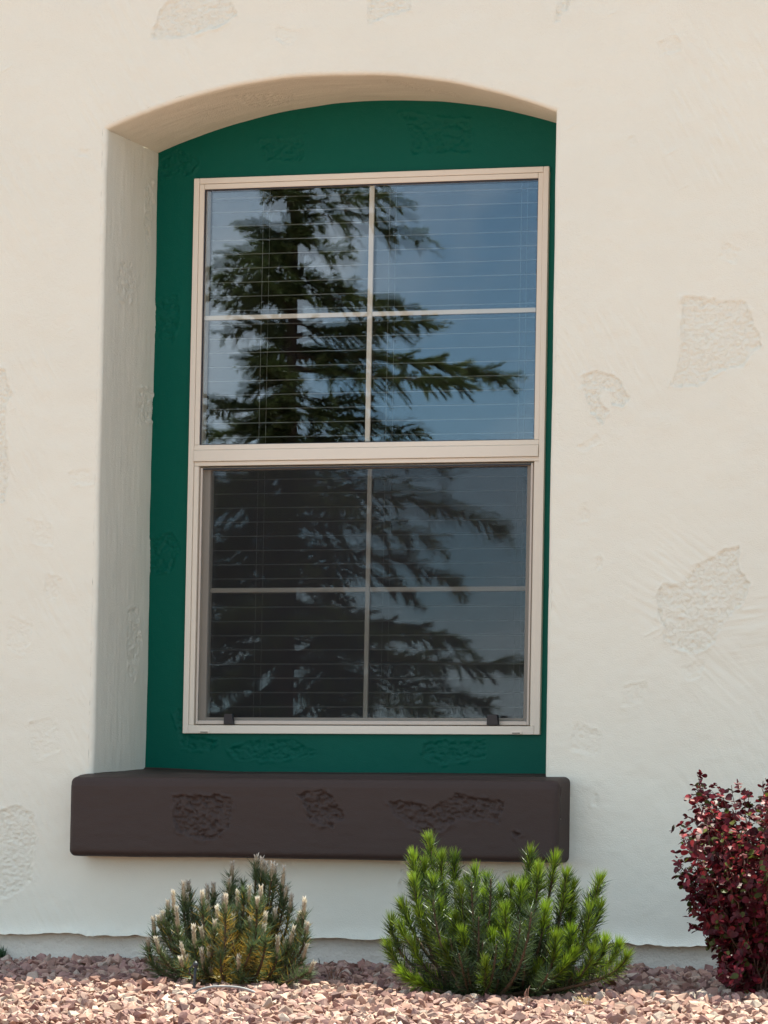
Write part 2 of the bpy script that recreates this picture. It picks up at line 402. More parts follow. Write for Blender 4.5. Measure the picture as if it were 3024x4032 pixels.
# a hand-plastered arch is not a perfect circle
arc[:, 1] += 0.0045*fbm(arc[:, 0]/0.22, arc[:, 0]*0, 2, 13)*np.sin((th-th[0])/(th[-1]-th[0])*np.pi)
def mitre(a, b): v = a+b; return v/(1+a@b)
arcn[0] = mitre(np.array([-1.0, 0]), arcn[0]); arcn[-1] = mitre(np.array([1.0, 0]), arcn[-1])
nj = 480
jl = np.stack([np.full(nj, XL), np.linspace(zb, ZS, nj)], -1); jr = np.stack([np.full(nj, XR), np.linspace(ZS, zb, nj)], -1)
jl[:, 0] += 0.003*fbm(jl[:, 1]/0.25, jl[:, 1]*0+1, 3, 2)*np.minimum(1, (ZS-jl[:, 1])/0.1)
jr[:, 0] += 0.002*fbm(jr[:, 1]/0.25, jr[:, 1]*0+5, 3, 4)*np.minimum(1, (ZS-jr[:, 1])/0.1)
jln = np.tile([-1.0, 0.0], (nj, 1)); jrn = np.tile([1.0, 0.0], (nj, 1))
jln[-1] = arcn[0]; jrn[0] = arcn[-1]
# above the arch
off = arc+arcn*RND
vv = np.concatenate([np.linspace(0, 1, 90)*0.55, np.linspace(0.55, 1, 8)[1:]])
wall_block(np.repeat(off[:, :1], len(vv), 1), off[:, 1:]+(ZT-off[:, 1:])*vv[None, :])
# reveals: rounded edge, then into the wall
YB = 0.016
aa = np.linspace(0, np.pi/2, 7); ys = np.linspace(Fy+RND, YB, 72)[1:]
JP = [np.array([((a-205)/105.0, at(a*S, b*S, Fy+0.2)[2]) for a, b in p]) for p in [
    [(236, 575), (262, 568), (272, 610), (262, 650), (236, 655)], [(278, 838), (308, 828), (322, 865), (314, 900), (282, 905)],
    [(268, 1318), (288, 1306), (298, 1380), (285, 1480), (272, 1450)], [(292, 372), (306, 380), (308, 440), (296, 530), (288, 470)]]]
JP = [np.stack([Fy+p[:, 0]*0.395, p[:, 1]], -1) for p in JP]
SP = [np.array(p) for p in [[(-0.30, 0.28), (-0.12, 0.25), (-0.06, 0.36), (-0.20, 0.42)], [(-0.33, 0.80), (-0.16, 0.86), (-0.10, 1.0), (-0.26, 0.98)], [(-0.34, 1.25), (-0.2, 1.28), (-0.22, 1.36), (-0.33, 1.38)]]]
def reveal(C, N, kind, C0=None):
    C0 = C if C0 is None else C0
    n = len(C); dyw, rgw = wall_relief(C[:, 0], C[:, 1])
    rows, rr = [], []
    for a in aa:
        P = C0+(C-C0)*math.sin(a)+N*(RND*(1-math.sin(a)))
        rows.append(np.stack([P[:, 0], Fy+RND*(1-math.cos(a))+dyw*math.cos(a), P[:, 1]], -1)); rr.append(rgw)
    YY, TT = np.meshgrid(ys, C[:, 1] if kind != 'arch' else C[:, 0], indexing='ij')
    dd, rg = relief(YY, TT, JP if kind == 'left' else (SP if kind == 'arch' else []), 6, 0.002, 0.003)
    if kind == 'arch': dd *= 0.6
    dd = dd+0.0022*fbm(YY/0.12, TT/0.3, 3, 8)*sstep(Fy+RND, Fy+0.06, YY)+0.0008*fbm(YY/0.012, TT/0.09, 2, 1)
    dd = dd*sstep(Fy+RND, Fy+RND+0.01, YY)
    for k, y in enumerate(ys):
        f = (y-Fy)/(-Fy)
        P = C+N*dd[k][:, None]
        z = P[:, 1].copy()
        if kind == 'arch': z = z-0.024*f
        else: z = z-0.024*f*sstep(ZS-0.15, ZS, P[:, 1])
        rows.append(np.stack([P[:, 0], np.full(n, y), z], -1)); rr.append(np.maximum(rg[k], 0.25))
    V = np.stack(rows, 1)
    wacc.add(V.reshape(-1, 3), gfaces(n, V.shape[1])[:, ::-1], r=np.stack(rr, 1).ravel())
reveal(jl, jln, 'left', jl*(0, 1)+(XL, 0)); reveal(arc, arcn, 'arch'); reveal(jr, jrn, 'right', jr*(0, 1)+(XR, 0))
# underside of the lip, side walls, back wall, wall top
def quad(acc, a, b, c, d): acc.add(np.array([a, b, c, d]), np.array([[0, 1, 2, 3]]), r=np.zeros(4))
YK = 5.2
quad(wacc, (XA, Fy, ZT), (XB, Fy, ZT), (XB, 0.10, ZT), (XA, 0.10, ZT))
quad(wacc, (XA, Fy, -1), (XA, Fy, ZT), (XA, YK, ZT), (XA, YK, -1)); quad(wacc, (XB, Fy, -1), (XB, YK, -1), (XB, YK, ZT), (XB, Fy, ZT))
quad(wacc, (XA, YK, -1), (XA, YK, ZT), (XB, YK, ZT), (XB, YK, -1))
ux = np.arange(XA, XB, 0.01)
UX, UY = np.meshgrid(ux, np.linspace(0, 1, 4), indexing='ij')
lipz = ZL+0.014*fbm(UX/0.11, UX*0+ZL*0+2, 4, 5, 0.6)
lipd, _ = wall_relief(UX, UX*0+ZL); lipd = lipd-0.021*(0.6+0.9*vn(UX/0.06, UX*0, 3))
wacc.add(np.stack([UX, (Fy+lipd)*(1-UY)+(Fy+0.06)*UY, lipz+0.003*UY], -1).reshape(-1, 3), gfaces(*UX.shape)[:, ::-1], r=np.full(UX.size, 0.4))
kid(wacc.build('wall', WALL))
# recessed stem wall under the lip
sx_, sz_ = np.meshgrid(np.arange(XA, XB, 0.006), np.arange(-0.95, -0.63, 0.006), indexing='ij')
sdy = 0.0035*fbm(sx_/0.02, sz_/0.014, 4, 3, 0.6)+0.005*fbm(sx_/0.3, sz_/0.2, 2, 1)
so = kid(mesh_np('stem_wall', np.stack([sx_, Fy+0.022+sdy, sz_], -1).reshape(-1, 3), gfaces(*sx_.shape), None, STEM, rough=np.full(sx_.size, 0.9)))
tag(so, 'rough grey strip of base wall below the plaster lip')
roof = kid(box('roof', XA+0.01, XB-0.01, 0.10, YK-0.01, ZT-0.25, ZT-0.12, plain('roof_felt', (0.2, 0.19, 0.18), 0.9), bev=0.004))

# green painted surround at the back of the recess
gacc = Acc()
GP = [np.array([at(a*S, b*S, YB)[[0, 2]] for a, b in p]) for p in [
    [(332, 655), (350, 650), (385, 638), (388, 690), (375, 735), (334, 742)], [(318, 1165), (370, 1150), (392, 1180), (370, 1235), (318, 1240)],
    [(345, 345), (390, 322), (430, 350), (415, 378), (346, 380)], [(868, 245), (1015, 262), (1022, 328), (890, 332), (886, 290)],
    [(495, 1615), (540, 1598), (640, 1600), (692, 1630), (600, 1644), (510, 1640)], [(915, 1605), (1050, 1600), (1048, 1640), (950, 1648), (915, 1630)],
    [(565, 305), (660, 298), (650, 345), (580, 345)], [(375, 1535), (392, 1530), (415, 1590), (470, 1600), (450, 1625), (390, 1610)]]]
def gblock(X, Z):
    d, rg = relief(X, Z, GP, 3, 0.002, 0.0035, 0.010)
    d = d+0.0012*fbm(X/0.2, Z/0.2, 3, 5)+0.0006*fbm(X/0.03, Z/0.03, 3, 7)
    gacc.add(np.stack([X, YB-0.004+d, Z], -1).reshape(-1, 3), gfaces(*X.shape), r=np.maximum(rg, 0.25).ravel())
g_ = 0.004
gblock(*np.meshgrid(np.arange(XL-0.02, 0.018, g_), np.arange(-0.16, 1.99, g_), indexing='ij'))
gblock(*np.meshgrid(np.arange(WW-0.014, XR+0.02, g_), np.arange(-0.16, 1.99, g_), indexing='ij'))
gblock(*np.meshgrid(np.linspace(0.014, WW-0.014, 300), np.arange(HH-0.014, 2.13, g_), indexing='ij'))
gblock(*np.meshgrid(np.arange(XL-0.02, 0.016, 0.02), np.arange(1.986, 2.13, g_), indexing='ij'))
gblock(*np.meshgrid(np.arange(WW-0.016, XR+0.02, 0.02), np.arange(1.986, 2.13, g_), indexing='ij'))
gblock(*np.meshgrid(np.linspace(0.014, WW-0.014, 300), np.arange(-0.16, 0.014, g_), indexing='ij'))
so = kid(gacc.build('surround', GREEN)); tag(so, 'dark green painted plaster surround at the back of the recess')

# brown sill: thick rounded bar across the front, sloping shelf inside the recess
SX0, SX1, SYF = -0.166, 1.505, -0.507
SB = [np.array([at(a*S, b*S, SYF)[[0, 2]] for a, b in p]) for p in [
    [(372, 1722), (430, 1716), (500, 1722), (498, 1790), (440, 1816), (380, 1795)], [(640, 1715), (700, 1706), (748, 1760), (715, 1788), (665, 1770), (660, 1740)],
    [(832, 1738), (870, 1730), (930, 1745), (985, 1716), (1030, 1725), (1088, 1732), (1075, 1775), (1000, 1768), (930, 1800), (860, 1770)],
    [(1108, 1795), (1125, 1800), (1118, 1812)]]]
prof = []                         # (y, z) going round the bar
ZF0, ZF1 = -0.168, -0.408
prof += [(Fy+0.05, -0.143), (Fy+0.02, -0.144), (Fy-0.02, -0.147), (Fy-0.06, -0.152), (SYF+0.030, -0.158)]
prof += [(SYF+0.022*(1-math.sin(a))+0.002, -0.181+0.022*math.cos(a)) for a in np.linspace(0.2, np.pi/2, 8)]
prof += [(SYF, z) for z in np.linspace(-0.187, -0.386, 52)]
prof += [(SYF+0.020*(1-math.cos(a)), -0.392-0.020*math.sin(a)) for a in np.linspace(0, np.pi/2, 7)]
prof += [(SYF+0.05, -0.412), (Fy+0.03, -0.410)]
prof = np.array(prof)
r_e = 0.020
xe = np.concatenate([SX0+r_e*(1-np.cos(np.linspace(0, np.pi/2, 8))), np.arange(SX0+r_e+0.004, SX1-r_e-0.003, 0.0042), SX1-r_e*(1-np.cos(np.linspace(np.pi/2, 0, 8)))])
ins = np.where(xe < SX0+r_e, r_e*(1-np.sqrt(np.clip(1-((SX0+r_e-xe)/r_e)**2, 0, 1))), np.where(xe > SX1-r_e, r_e*(1-np.sqrt(np.clip(1-((xe-SX1+r_e)/r_e)**2, 0, 1))), 0))
pn = np.stack([-np.gradient(prof[:, 1]), np.gradient(prof[:, 0])], -1); pn /= np.linalg.norm(pn, axis=1)[:, None]+1e-9   # inward normal sign fixed below
cen = np.array([Fy-0.05, -0.28])
sgn = np.sign(((cen-prof)*pn).sum(1)); pn *= sgn[:, None]
XX = np.repeat(xe[:, None], len(prof), 1); PY = np.repeat(prof[None, :, 0], len(xe), 0); PZ = np.repeat(prof[None, :, 1], len(xe), 0)
d, rg = relief(XX, PZ, SB, 9, 0.003, 0.0075, 0.011)
front = sstep(SYF+0.012, SYF+0.002, PY); d = d*front; rg = rg*front
d = d+0.0022*fbm(XX/0.35, PZ/0.2, 3, 2)+0.0008*fbm(XX/0.05, PZ/0.02, 3, 3)
d = d+ins[:, None]
slopez = -0.004*(XX-SX0)/(SX1-SX0)*(PZ < -0.3)
sacc = Acc()
V = np.stack([XX, PY+pn[None, :, 0]*d, PZ+pn[None, :, 1]*d+slopez], -1)
sacc.add(V.reshape(-1, 3), gfaces(*XX.shape), r=np.maximum(rg, 0.2).ravel())
for e, flip in ((0, False), (len(xe)-1, True)):     # end faces as fine fans
    P = np.concatenate([V[e], V[e][:1]]); c = P.mean(0); rings = [c+(P-c)*s for s in (1.0, 0.8, 0.5, 0.02)]
    R = np.stack(rings, 1); f = gfaces(len(P), 4)
    sacc.add(R.reshape(-1, 3), f if flip else f[:, ::-1], r=np.full(R.shape[0]*4, 0.2))
tx, ty = np.meshgrid(np.linspace(XL-0.012, XR+0.012, 200), np.linspace(Fy+0.012, YB+0.004, 40), indexing='ij')
tz = -0.145+0.016*(ty-Fy)/(-Fy)+0.012*(1-sstep(-0.15, 0.25, tx))*(ty-Fy)/(-Fy)+0.0012*fbm(tx/0.2, ty/0.1, 3, 5)
tz = tz+0.006*sstep(YB-0.02, YB, ty)
sacc.add(np.stack([tx, ty, tz], -1).reshape(-1, 3), gfaces(*tx.shape), r=np.full(tx.size, 0.2))
so = kid(sacc.build('sill', BROWN)); tag(so, 'thick dark brown plaster sill with crumbling patches')

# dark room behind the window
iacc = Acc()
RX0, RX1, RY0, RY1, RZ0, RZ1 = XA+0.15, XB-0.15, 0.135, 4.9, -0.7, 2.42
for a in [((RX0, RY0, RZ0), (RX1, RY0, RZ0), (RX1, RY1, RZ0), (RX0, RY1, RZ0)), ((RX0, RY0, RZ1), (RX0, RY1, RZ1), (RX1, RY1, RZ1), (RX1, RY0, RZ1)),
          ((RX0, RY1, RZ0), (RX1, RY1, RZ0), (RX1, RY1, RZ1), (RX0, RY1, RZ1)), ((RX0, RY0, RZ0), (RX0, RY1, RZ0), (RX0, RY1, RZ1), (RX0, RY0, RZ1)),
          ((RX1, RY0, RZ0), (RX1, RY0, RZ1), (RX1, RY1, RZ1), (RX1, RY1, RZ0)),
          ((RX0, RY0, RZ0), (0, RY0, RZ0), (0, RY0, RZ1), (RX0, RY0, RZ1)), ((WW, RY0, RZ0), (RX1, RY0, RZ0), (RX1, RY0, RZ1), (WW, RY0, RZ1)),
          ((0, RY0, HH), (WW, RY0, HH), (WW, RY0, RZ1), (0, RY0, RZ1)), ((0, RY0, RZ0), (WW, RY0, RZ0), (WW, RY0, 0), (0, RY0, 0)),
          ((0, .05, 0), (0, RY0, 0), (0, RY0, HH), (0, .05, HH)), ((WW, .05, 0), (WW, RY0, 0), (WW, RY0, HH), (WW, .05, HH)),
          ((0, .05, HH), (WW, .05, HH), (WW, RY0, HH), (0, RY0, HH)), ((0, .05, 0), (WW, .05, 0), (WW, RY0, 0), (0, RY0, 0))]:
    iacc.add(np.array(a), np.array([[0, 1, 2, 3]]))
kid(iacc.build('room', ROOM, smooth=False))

# ------------------------------------------------------------------ the window (part of the house) and its pieces
win = kid(empty('window', (0, 0, 0))); win.location = (0, 0, 0)
tag(win, 'almond framed single hung window reflecting a spruce, insect screen on its lower half')
def wk(o): o.parent = win; return o
fb = 0.0018
def frame_bar(name, x0, x1, z0, z1, y0=0.0, y1=0.06, mat=VINYL, bev=fb): return wk(box(name, x0, x1, y0, y1, z0, z1, mat, bev=bev))
o1, o2 = 0.019, 0.037
# outer frame: flange ring plus an inner step set 3 mm back
frame_bar('frame', 0, o1, 0, HH); frame_bar('frame', WW-o1, WW, 0, HH)
frame_bar('frame', o1+0.0004, WW-o1-0.0004, HH-o1, HH); frame_bar('frame', o1+0.0004, WW-o1-0.0004, 0, 0.027)
frame_bar('frame_step', o1+0.0006, o2, 0.948, HH-o1-0.0006, 0.003); frame_bar('frame_step', WW-o2, WW-o1-0.0006, 0.948, HH-o1-0.0006, 0.003)
frame_bar('frame_step', o2+0.0005, WW-o2-0.0005, HH-o2, HH-o1-0.0006, 0.003)
frame_bar('frame_step', o1+0.0006, o2-0.001, 0.0276, 0.878, 0.006); frame_bar('frame_step', WW-o2+0.001, WW-o1-0.0006, 0.0276, 0.878, 0.006)
# meeting rail: upper lip, main face, lower lip in shade
frame_bar('meeting_rail', o1+0.0006, WW-o1-0.0006, 0.9305, 0.9475, 0.0015)
frame_bar('meeting_rail', o1+0.0006, WW-o1-0.0006, 0.893, 0.930, -0.003)
frame_bar('meeting_rail', o1+0.0006, WW-o1-0.0006, 0.8785, 0.8925, 0.005)

def pane(x0, x1, z0, z1, y, sag, seed, tilt=(0, 0)):
    """glass sheet 4 mm thick, very slightly bowed as sealed double glazing is"""
    nx, nz = 21, 25
    X, Z = np.meshgrid(np.linspace(x0, x1, nx), np.linspace(z0, z1, nz), indexing='ij')
    u = (X-x0)/(x1-x0)*2-1; v = (Z-z0)/(z1-z0)*2-1
    b = sag*(1-u*u)*(1-v*v)+0.00005*fbm(u*2.2+seed, v*2.2, 2, seed)+tilt[0]*(X-x0)+tilt[1]*(Z-z0)
    V0 = np.stack([X, y+b, Z], -1).reshape(-1, 3); V1 = np.stack([X, y+0.004+b, Z], -1).reshape(-1, 3)
    f = gfaces(nx, nz); n = nx*nz
    idx = np.arange(n).reshape(nx, nz)
    ring = np.concatenate([idx[:, 0], idx[-1, 1:], idx[-2::-1, -1], idx[0, -2:0:-1]])
    r2 = np.roll(ring, -1); m = len(ring); k = np.arange(m); side = np.stack([k, k+m, (k+1) % m+m, (k+1) % m], -1)+2*n
    return wk(mesh_np('pane', np.concatenate([V0, V1, V0[ring], V1[ring]]), [np.concatenate([f, f[:, ::-1]+n, side])], None, GLASS))
pane(0.030, WW-0.030, 0.940, HH-0.030, 0.012, 0.00022, 1)
pane(0.030, WW-0.030, 0.940, HH-0.030, 0.034, -0.00022, 2, (0.0, 0.0006))
EDGE_DARK = plain('dark_edge_bar', (0.035, 0.033, 0.042), 0.6)  # dark bars that draw the dark line along the upper glass edges
frame_bar('edge_bar', o2+0.0002, o2+0.0040, 0.9482, HH-o2-0.0002, 0.007, 0.013, EDGE_DARK, 0.0008); frame_bar('edge_bar', o2+0.0042, WW-o2-0.0042, HH-o2-0.0048, HH-o2-0.0004, 0.007, 0.013, EDGE_DARK, 0.0008)
frame_bar('edge_bar', WW-o2-0.0030, WW-o2-0.0002, 0.9482, HH-o2-0.0002, 0.007, 0.013, EDGE_DARK, 0.0008); frame_bar('edge_bar', o2+0.0042, WW-o2-0.0032, 0.9478, 0.9500, 0.007, 0.013, EDGE_DARK, 0.0008)
def muntin(x0, x1, z0, z1, y): return wk(box('muntin', x0, x1, y, y+0.008, z0, z1, VINYL, bev=0.0015))
XM = 0.6265
muntin(XM-0.0085, XM+0.0085, 0.944, HH-0.034, 0.021)
muntin(0.034, XM-0.0088, 1.361, 1.376, 0.0215); muntin(XM+0.0088, WW-0.034, 1.361, 1.376, 0.0215)
# lower sash, set back behind the screen
sa, sb_, sz0, sz1 = 0.0385, WW-0.0385, 0.030, 0.876
frame_bar('sash', sa, sa+0.030, sz0, sz1, 0.030, 0.062); frame_bar('sash', sb_-0.030, sb_, sz0, sz1, 0.030, 0.062)
frame_bar('sash', sa+0.0305, sb_-0.0305, sz0, sz0+0.024, 0.030, 0.062); frame_bar('sash', sa+0.0305, sb_-0.0305, sz1-0.010, sz1, 0.030, 0.062)
pane(sa+0.022, sb_-0.022, sz0+0.016, sz1-0.004, 0.038, 0.00022, 3)
pane(sa+0.022, sb_-0.022, sz0+0.016, sz1-0.004, 0.057, -0.0002, 4, (0.0, 0.0005))
muntin(XM-0.0075, XM+0.0075, 0.054, 0.866, 0.0465)
muntin(sa+0.03, XM-0.0078, 0.464, 0.479, 0.047); muntin(XM+0.0078, sb_-0.03, 0.464, 0.479, 0.047)
# insect screen in a thin frame, flush with the outer frame
s0, s1 = 0.0415, WW-0.0415
frame_bar('screen_frame', s0, s0+0.007, 0.031, 0.872, 0.010, 0.018, SCREENF, 0.001); frame_bar('screen_frame', s1-0.007, s1, 0.031, 0.872, 0.010, 0.018, SCREENF, 0.001)
frame_bar('screen_frame', s0+0.0072, s1-0.0072, 0.031, 0.043, 0.010, 0.018, SCREENF, 0.001); frame_bar('screen_frame', s0+0.0072, s1-0.0072, 0.866, 0.872, 0.010, 0.018, BLACKP, 0.001)
sx2, sz2 = np.meshgrid(np.linspace(s0+0.004, s1-0.004, 40), np.linspace(0.034, 0.869, 40), indexing='ij')
wk(mesh_np('screen_mesh', np.stack([sx2, 0.014+0.0025*fbm(sx2/0.3, sz2/0.3, 2, 5), sz2], -1).reshape(-1, 3), gfaces(40, 40), None, SCR))
def tab(x, w):
    bm = bmesh.new()
    pts = [(-w/2, 0.030), (w/2, 0.030), (w*0.42, 0.060), (w*0.36, 0.064), (-w*0.36, 0.064), (-w*0.42, 0.060)]
    f = bm.faces.new([bm.verts.new((x+a, -0.004-0.004*(b > 0.05), b)) for a, b in pts])
    r = bmesh.ops.extrude_face_region(bm, geom=[f]); 
    for v in r['geom']:
        if isinstance(v, bmesh.types.BMVert): v.co.y += 0.016
    bmesh.ops.recalc_face_normals(bm, faces=bm.faces); bmesh.ops.bevel(bm, geom=bm.edges[:], offset=0.001, segments=1, affect='EDGES')
    me = bpy.data.meshes.new('screen_tab'); bm.to_mesh(me); bm.free(); me.materials.append(BLACKP)
    o = bpy.data.objects.new('screen_tab', me); COL.objects.link(o); wk(o)
tab(0.165, 0.034); tab(1.089, 0.040)
for x in (0.079, 1.171): wk(box('weep_cover', x-0.020, x+0.020, -0.004, 0.004, 0.0005, 0.0085, VINYL, bev=0.001)); wk(box('weep_slot_shade', x-0.013, x+0.013, -0.0052, 0.0, 0.0025, 0.0060, plain('weep_shadow', (0.20, 0.17, 0.13)), bev=0.0005))  # slot is a raised bar, its shade put into the colour

# ------------------------------------------------------------------ venetian blind hanging inside
blind = empty('venetian_blind', (0.625, 0.10, 0.02))
tag(blind, 'pale venetian blind with open slats hanging inside behind the window glass', 'blind')
def bk(o): o.parent = blind; o.matrix_parent_inverse = Matrix.Translation(blind.location).inverted(); return o
sl0 = None
for k in range(38):
    z = 0.045+k*0.0467
    if sl0 is None:
        nx = 5; prof_s = [(-0.025, 0.0), (-0.012, 0.0005), (0.0, 0.0008), (0.012, 0.0005), (0.025, 0.0)]
        X, I = np.meshgrid(np.linspace(0.03, 1.22, 3), np.arange(5), indexing='ij'); pr = np.array(prof_s)
        V0 = np.stack([X, pr[I, 0]+pr[I, 1]*0, pr[I, 1]+0.0013], -1).reshape(-1, 3); V1 = V0-np.array([0, 0, 0.0016])
        f = gfaces(3, 5); idx = np.arange(15).reshape(3, 5)
        ring = np.concatenate([idx[:, 0], idx[-1, 1:], idx[-2::-1, -1], idx[0, -2:0:-1]]); r2 = np.roll(ring, -1)
        sl0 = mesh_np('slat', np.concatenate([V0, V1]), [np.concatenate([f, f[:, ::-1]+15, np.stack([ring, ring+15, r2+15, r2], -1)])], None, SLAT, smooth=False)
        o = sl0
    else:
        o = sl0.copy(); COL.objects.link(o)
    o.parent = blind; o.location = (-0.625, 0.0, z-0.02); o.rotation_euler = (math.radians(6.0), 0, 0)
CORD = plain('cord', (0.35, 0.345, 0.33), 0.8)
for x in (0.22, 0.67, 1.13):
    for y in (0.073, 0.128):
        a = Acc(); tube(a, [(x, y, 0.02), (x, y, 0.9), (x, y, 1.81)], 0.0008, 5); bk(a.build('ladder_cord', CORD))
bk(box('bottom_rail', 0.03, 1.22, 0.076, 0.124, 0.004, 0.020, SLAT, bev=0.003)); bk(box('head_rail', 0.03, 1.22, 0.074, 0.126, 1.80, 1.826, SLAT, bev=0.002))

# ------------------------------------------------------------------ gravel (nobody could count it: one mass of stones)
def stone_shapes(n, seed):
    r = np.random.default_rng(seed); out = []
    for k in range(n):
        bm = bmesh.new()
        p = r.normal(size=(13, 3)); p /= np.linalg.norm(p, axis=1)[:, None]; p *= r.uniform(0.72, 1.0, (13, 1))
        p *= np.array([1.0, r.uniform(0.6, 0.9), r.uniform(0.38, 0.7)])
        for q in p: bm.verts.new(q)
        h = bmesh.ops.convex_hull(bm, input=bm.verts[:])
        junk = list({g for g in h['geom_interior']+h['geom_unused'] if isinstance(g, bmesh.types.BMVert)})
        if junk: bmesh.ops.delete(bm, geom=junk, context='VERTS')
        bmesh.ops.triangulate(bm, faces=bm.faces[:]); bm.verts.index_update()
        out.append((np.array([v.co[:] for v in bm.verts]), np.array([[v.index for v in f.verts] for f in bm.faces]))); bm.free()
    return out
SH = stone_shapes(14, 3)
PAL = np.array([(0.40, 0.225, 0.170), (0.46, 0.275, 0.205), (0.33, 0.165, 0.125), (0.50, 0.34, 0.26), (0.27, 0.135, 0.115), (0.43, 0.24, 0.20), (0.56, 0.43, 0.34), (0.36, 0.22, 0.18), (0.20, 0.11, 0.10)])
PW = np.array([.17, .16, .14, .13, .10, .12, .07, .07, .04])
def rand_rot(n, r, flat=0.5):
    az = r.uniform(0, 2*np.pi, n); tx = r.normal(0, flat, n); ty = r.normal(0, flat, n)
    R = np.zeros((n, 3, 3)); ca, sa_ = np.cos(az), np.sin(az)
    Rz = np.zeros((n, 3, 3)); Rz[:, 0, 0] = ca; Rz[:, 0, 1] = -sa_; Rz[:, 1, 0] = sa_; Rz[:, 1, 1] = ca; Rz[:, 2, 2] = 1
    Rx = np.zeros((n, 3, 3)); Rx[:, 0, 0] = 1; Rx[:, 1, 1] = np.cos(tx); Rx[:, 1, 2] = -np.sin(tx); Rx[:, 2, 1] = np.sin(tx); Rx[:, 2, 2] = np.cos(tx)
    Ry = np.zeros((n, 3, 3)); Ry[:, 1, 1] = 1; Ry[:, 0, 0] = np.cos(ty); Ry[:, 0, 2] = np.sin(ty); Ry[:, 2, 0] = -np.sin(ty); Ry[:, 2, 2] = np.cos(ty)
    return Rx @ Ry @ Rz
STONE = tinted('stone', rough=0.85, spec=0.3, bump=0.0018, nvar=0.28, nscale=85)
gac = Acc(); r = np.random.default_rng(21)
def strew(x0, x1, t0, t1, sp, smin, smax, lift):
    xs = np.arange(x0, x1, sp); ts = np.arange(t0, t1, sp); X, T = np.meshgrid(xs, ts, indexing='ij')
    X = (X+r.uniform(-.6, .6, X.shape)*sp).ravel(); T = (T+r.uniform(-.6, .6, T.shape)*sp).ravel()
    T = np.clip(T, 0.012, None)
    n = len(X); sz = smin+(smax-smin)*r.random(n)**2.0; rot = rand_rot(n, r, 0.55); which = r.integers(0, len(SH), n)
    Z = ground_z(Fy-T)+0.012*fbm(X/0.45, (Fy-T)/0.45, 3, 2)+sz*0.25+lift*r.random(n)
    C = PAL[r.choice(len(PAL), n, p=PW/PW.sum())]*r.uniform(0.75, 1.25, (n, 1)); C = (C*0.88+C.mean(1)[:, None]*0.12)*0.80
    for k in range(len(SH)):
        m = which == k; V0, F0 = SH[k]; cnt = m.sum()
        if not cnt: continue
        V = np.einsum('nij,vj->nvi', rot[m], V0)*sz[m][:, None, None]+np.stack([X[m], Fy-T[m], Z[m]], -1)[:, None, :]
        F = F0[None]+np.arange(cnt)[:, None, None]*len(V0)
        gac.add(V.reshape(-1, 3), F.reshape(-1, 3), np.repeat(C[m], len(V0), 0))
strew(-0.9, 3.4, 0.0, 2.3, 0.023, 0.010, 0.031, 0.012)
strew(-0.9, 3.4, 0.0, 2.2, 0.060, 0.016, 0.034, 0.020)
gravel = gac.build('gravel', STONE, smooth=False)
tag(gravel, 'loose angular pinkish brown gravel covering the bed below the wall', 'gravel', kind='stuff')

# ------------------------------------------------------------------ plants: needles, shoots
def needles(acc, P, D, L, w, C0, C1, bend=0.15, rs=None):
    """n needles: base points P, directions D, lengths L; tint C0 at the foot, C1 at the tip"""
    n = len(P); D = D/(np.linalg.norm(D, axis=1)[:, None]+1e-12)
    sde = np.cross(D, rs.normal(size=(n, 3))); sde /= np.linalg.norm(sde, axis=1)[:, None]+1e-12
    Lc = np.asarray(L).reshape(-1, 1); wv = np.broadcast_to(np.asarray(w, float).reshape(-1, 1), (n, 1))
    up = np.array([0, 0, 1.0])
    mid = P+D*Lc*0.5; tip = P+D*Lc*0.98+up*Lc*bend
    V = np.stack([P-sde*wv*.5, P+sde*wv*.5, mid-sde*wv*.55+up*Lc*bend*.3, mid+sde*wv*.55+up*Lc*bend*.3, tip], 1)
    F = np.array([[0, 1, 2], [1, 3, 2], [2, 3, 4]])[None]+np.arange(n)[:, None, None]*5
    Cm = (C0+C1)*.5
    C = np.stack([C0, C0, Cm, Cm, C1], 1)
    acc.add(V.reshape(-1, 3), F.reshape(-1, 3), C.reshape(-1, 3))

def bez(B, Cc, T, n=14):
    t = np.linspace(0, 1, n)[:, None]
    return (1-t)**2*B+2*t*(1-t)*Cc+t*t*T
def along(P, s):
    """points and tangents at arc fractions s of polyline P"""
    seg = np.linalg.norm(np.diff(P, axis=0), axis=1); cum = np.concatenate([[0], np.cumsum(seg)]); L = cum[-1]
    q = np.stack([np.interp(s*L, cum, P[:, i]) for i in range(3)], -1)
    q2 = np.stack([np.interp(np.clip(s*L+0.01, 0, L), cum, P[:, i]) for i in range(3)], -1); q1 = np.stack([np.interp(np.clip(s*L-0.01, 0, L), cum, P[:, i]) for i in range(3)], -1)
    T = q2-q1; return q, T/(np.linalg.norm(T, axis=1)[:, None]+1e-12), L
def radial(T, rs):
    n = len(T); A = np.cross(T, rs.normal(size=(n, 3))); return A/(np.linalg.norm(A, axis=1)[:, None]+1e-12)

NEEDLE = tinted('pine_needle', rough=0.42, spec=0.5, trans=0.28)
BARK = tinted('pine_bark', rough=0.85, spec=0.2, bump=0.001, nvar=0.35, nscale=220)
CANDLE = tinted('pine_candle', rough=0.7, spec=0.3, bump=0.0012, nvar=0.3, nscale=300)
def col(n, base, var, rs): return np.asarray(base)[None]*rs.uniform(1-var, 1+var, (n, 1))*rs.uniform(0.92, 1.08, (n, 3))

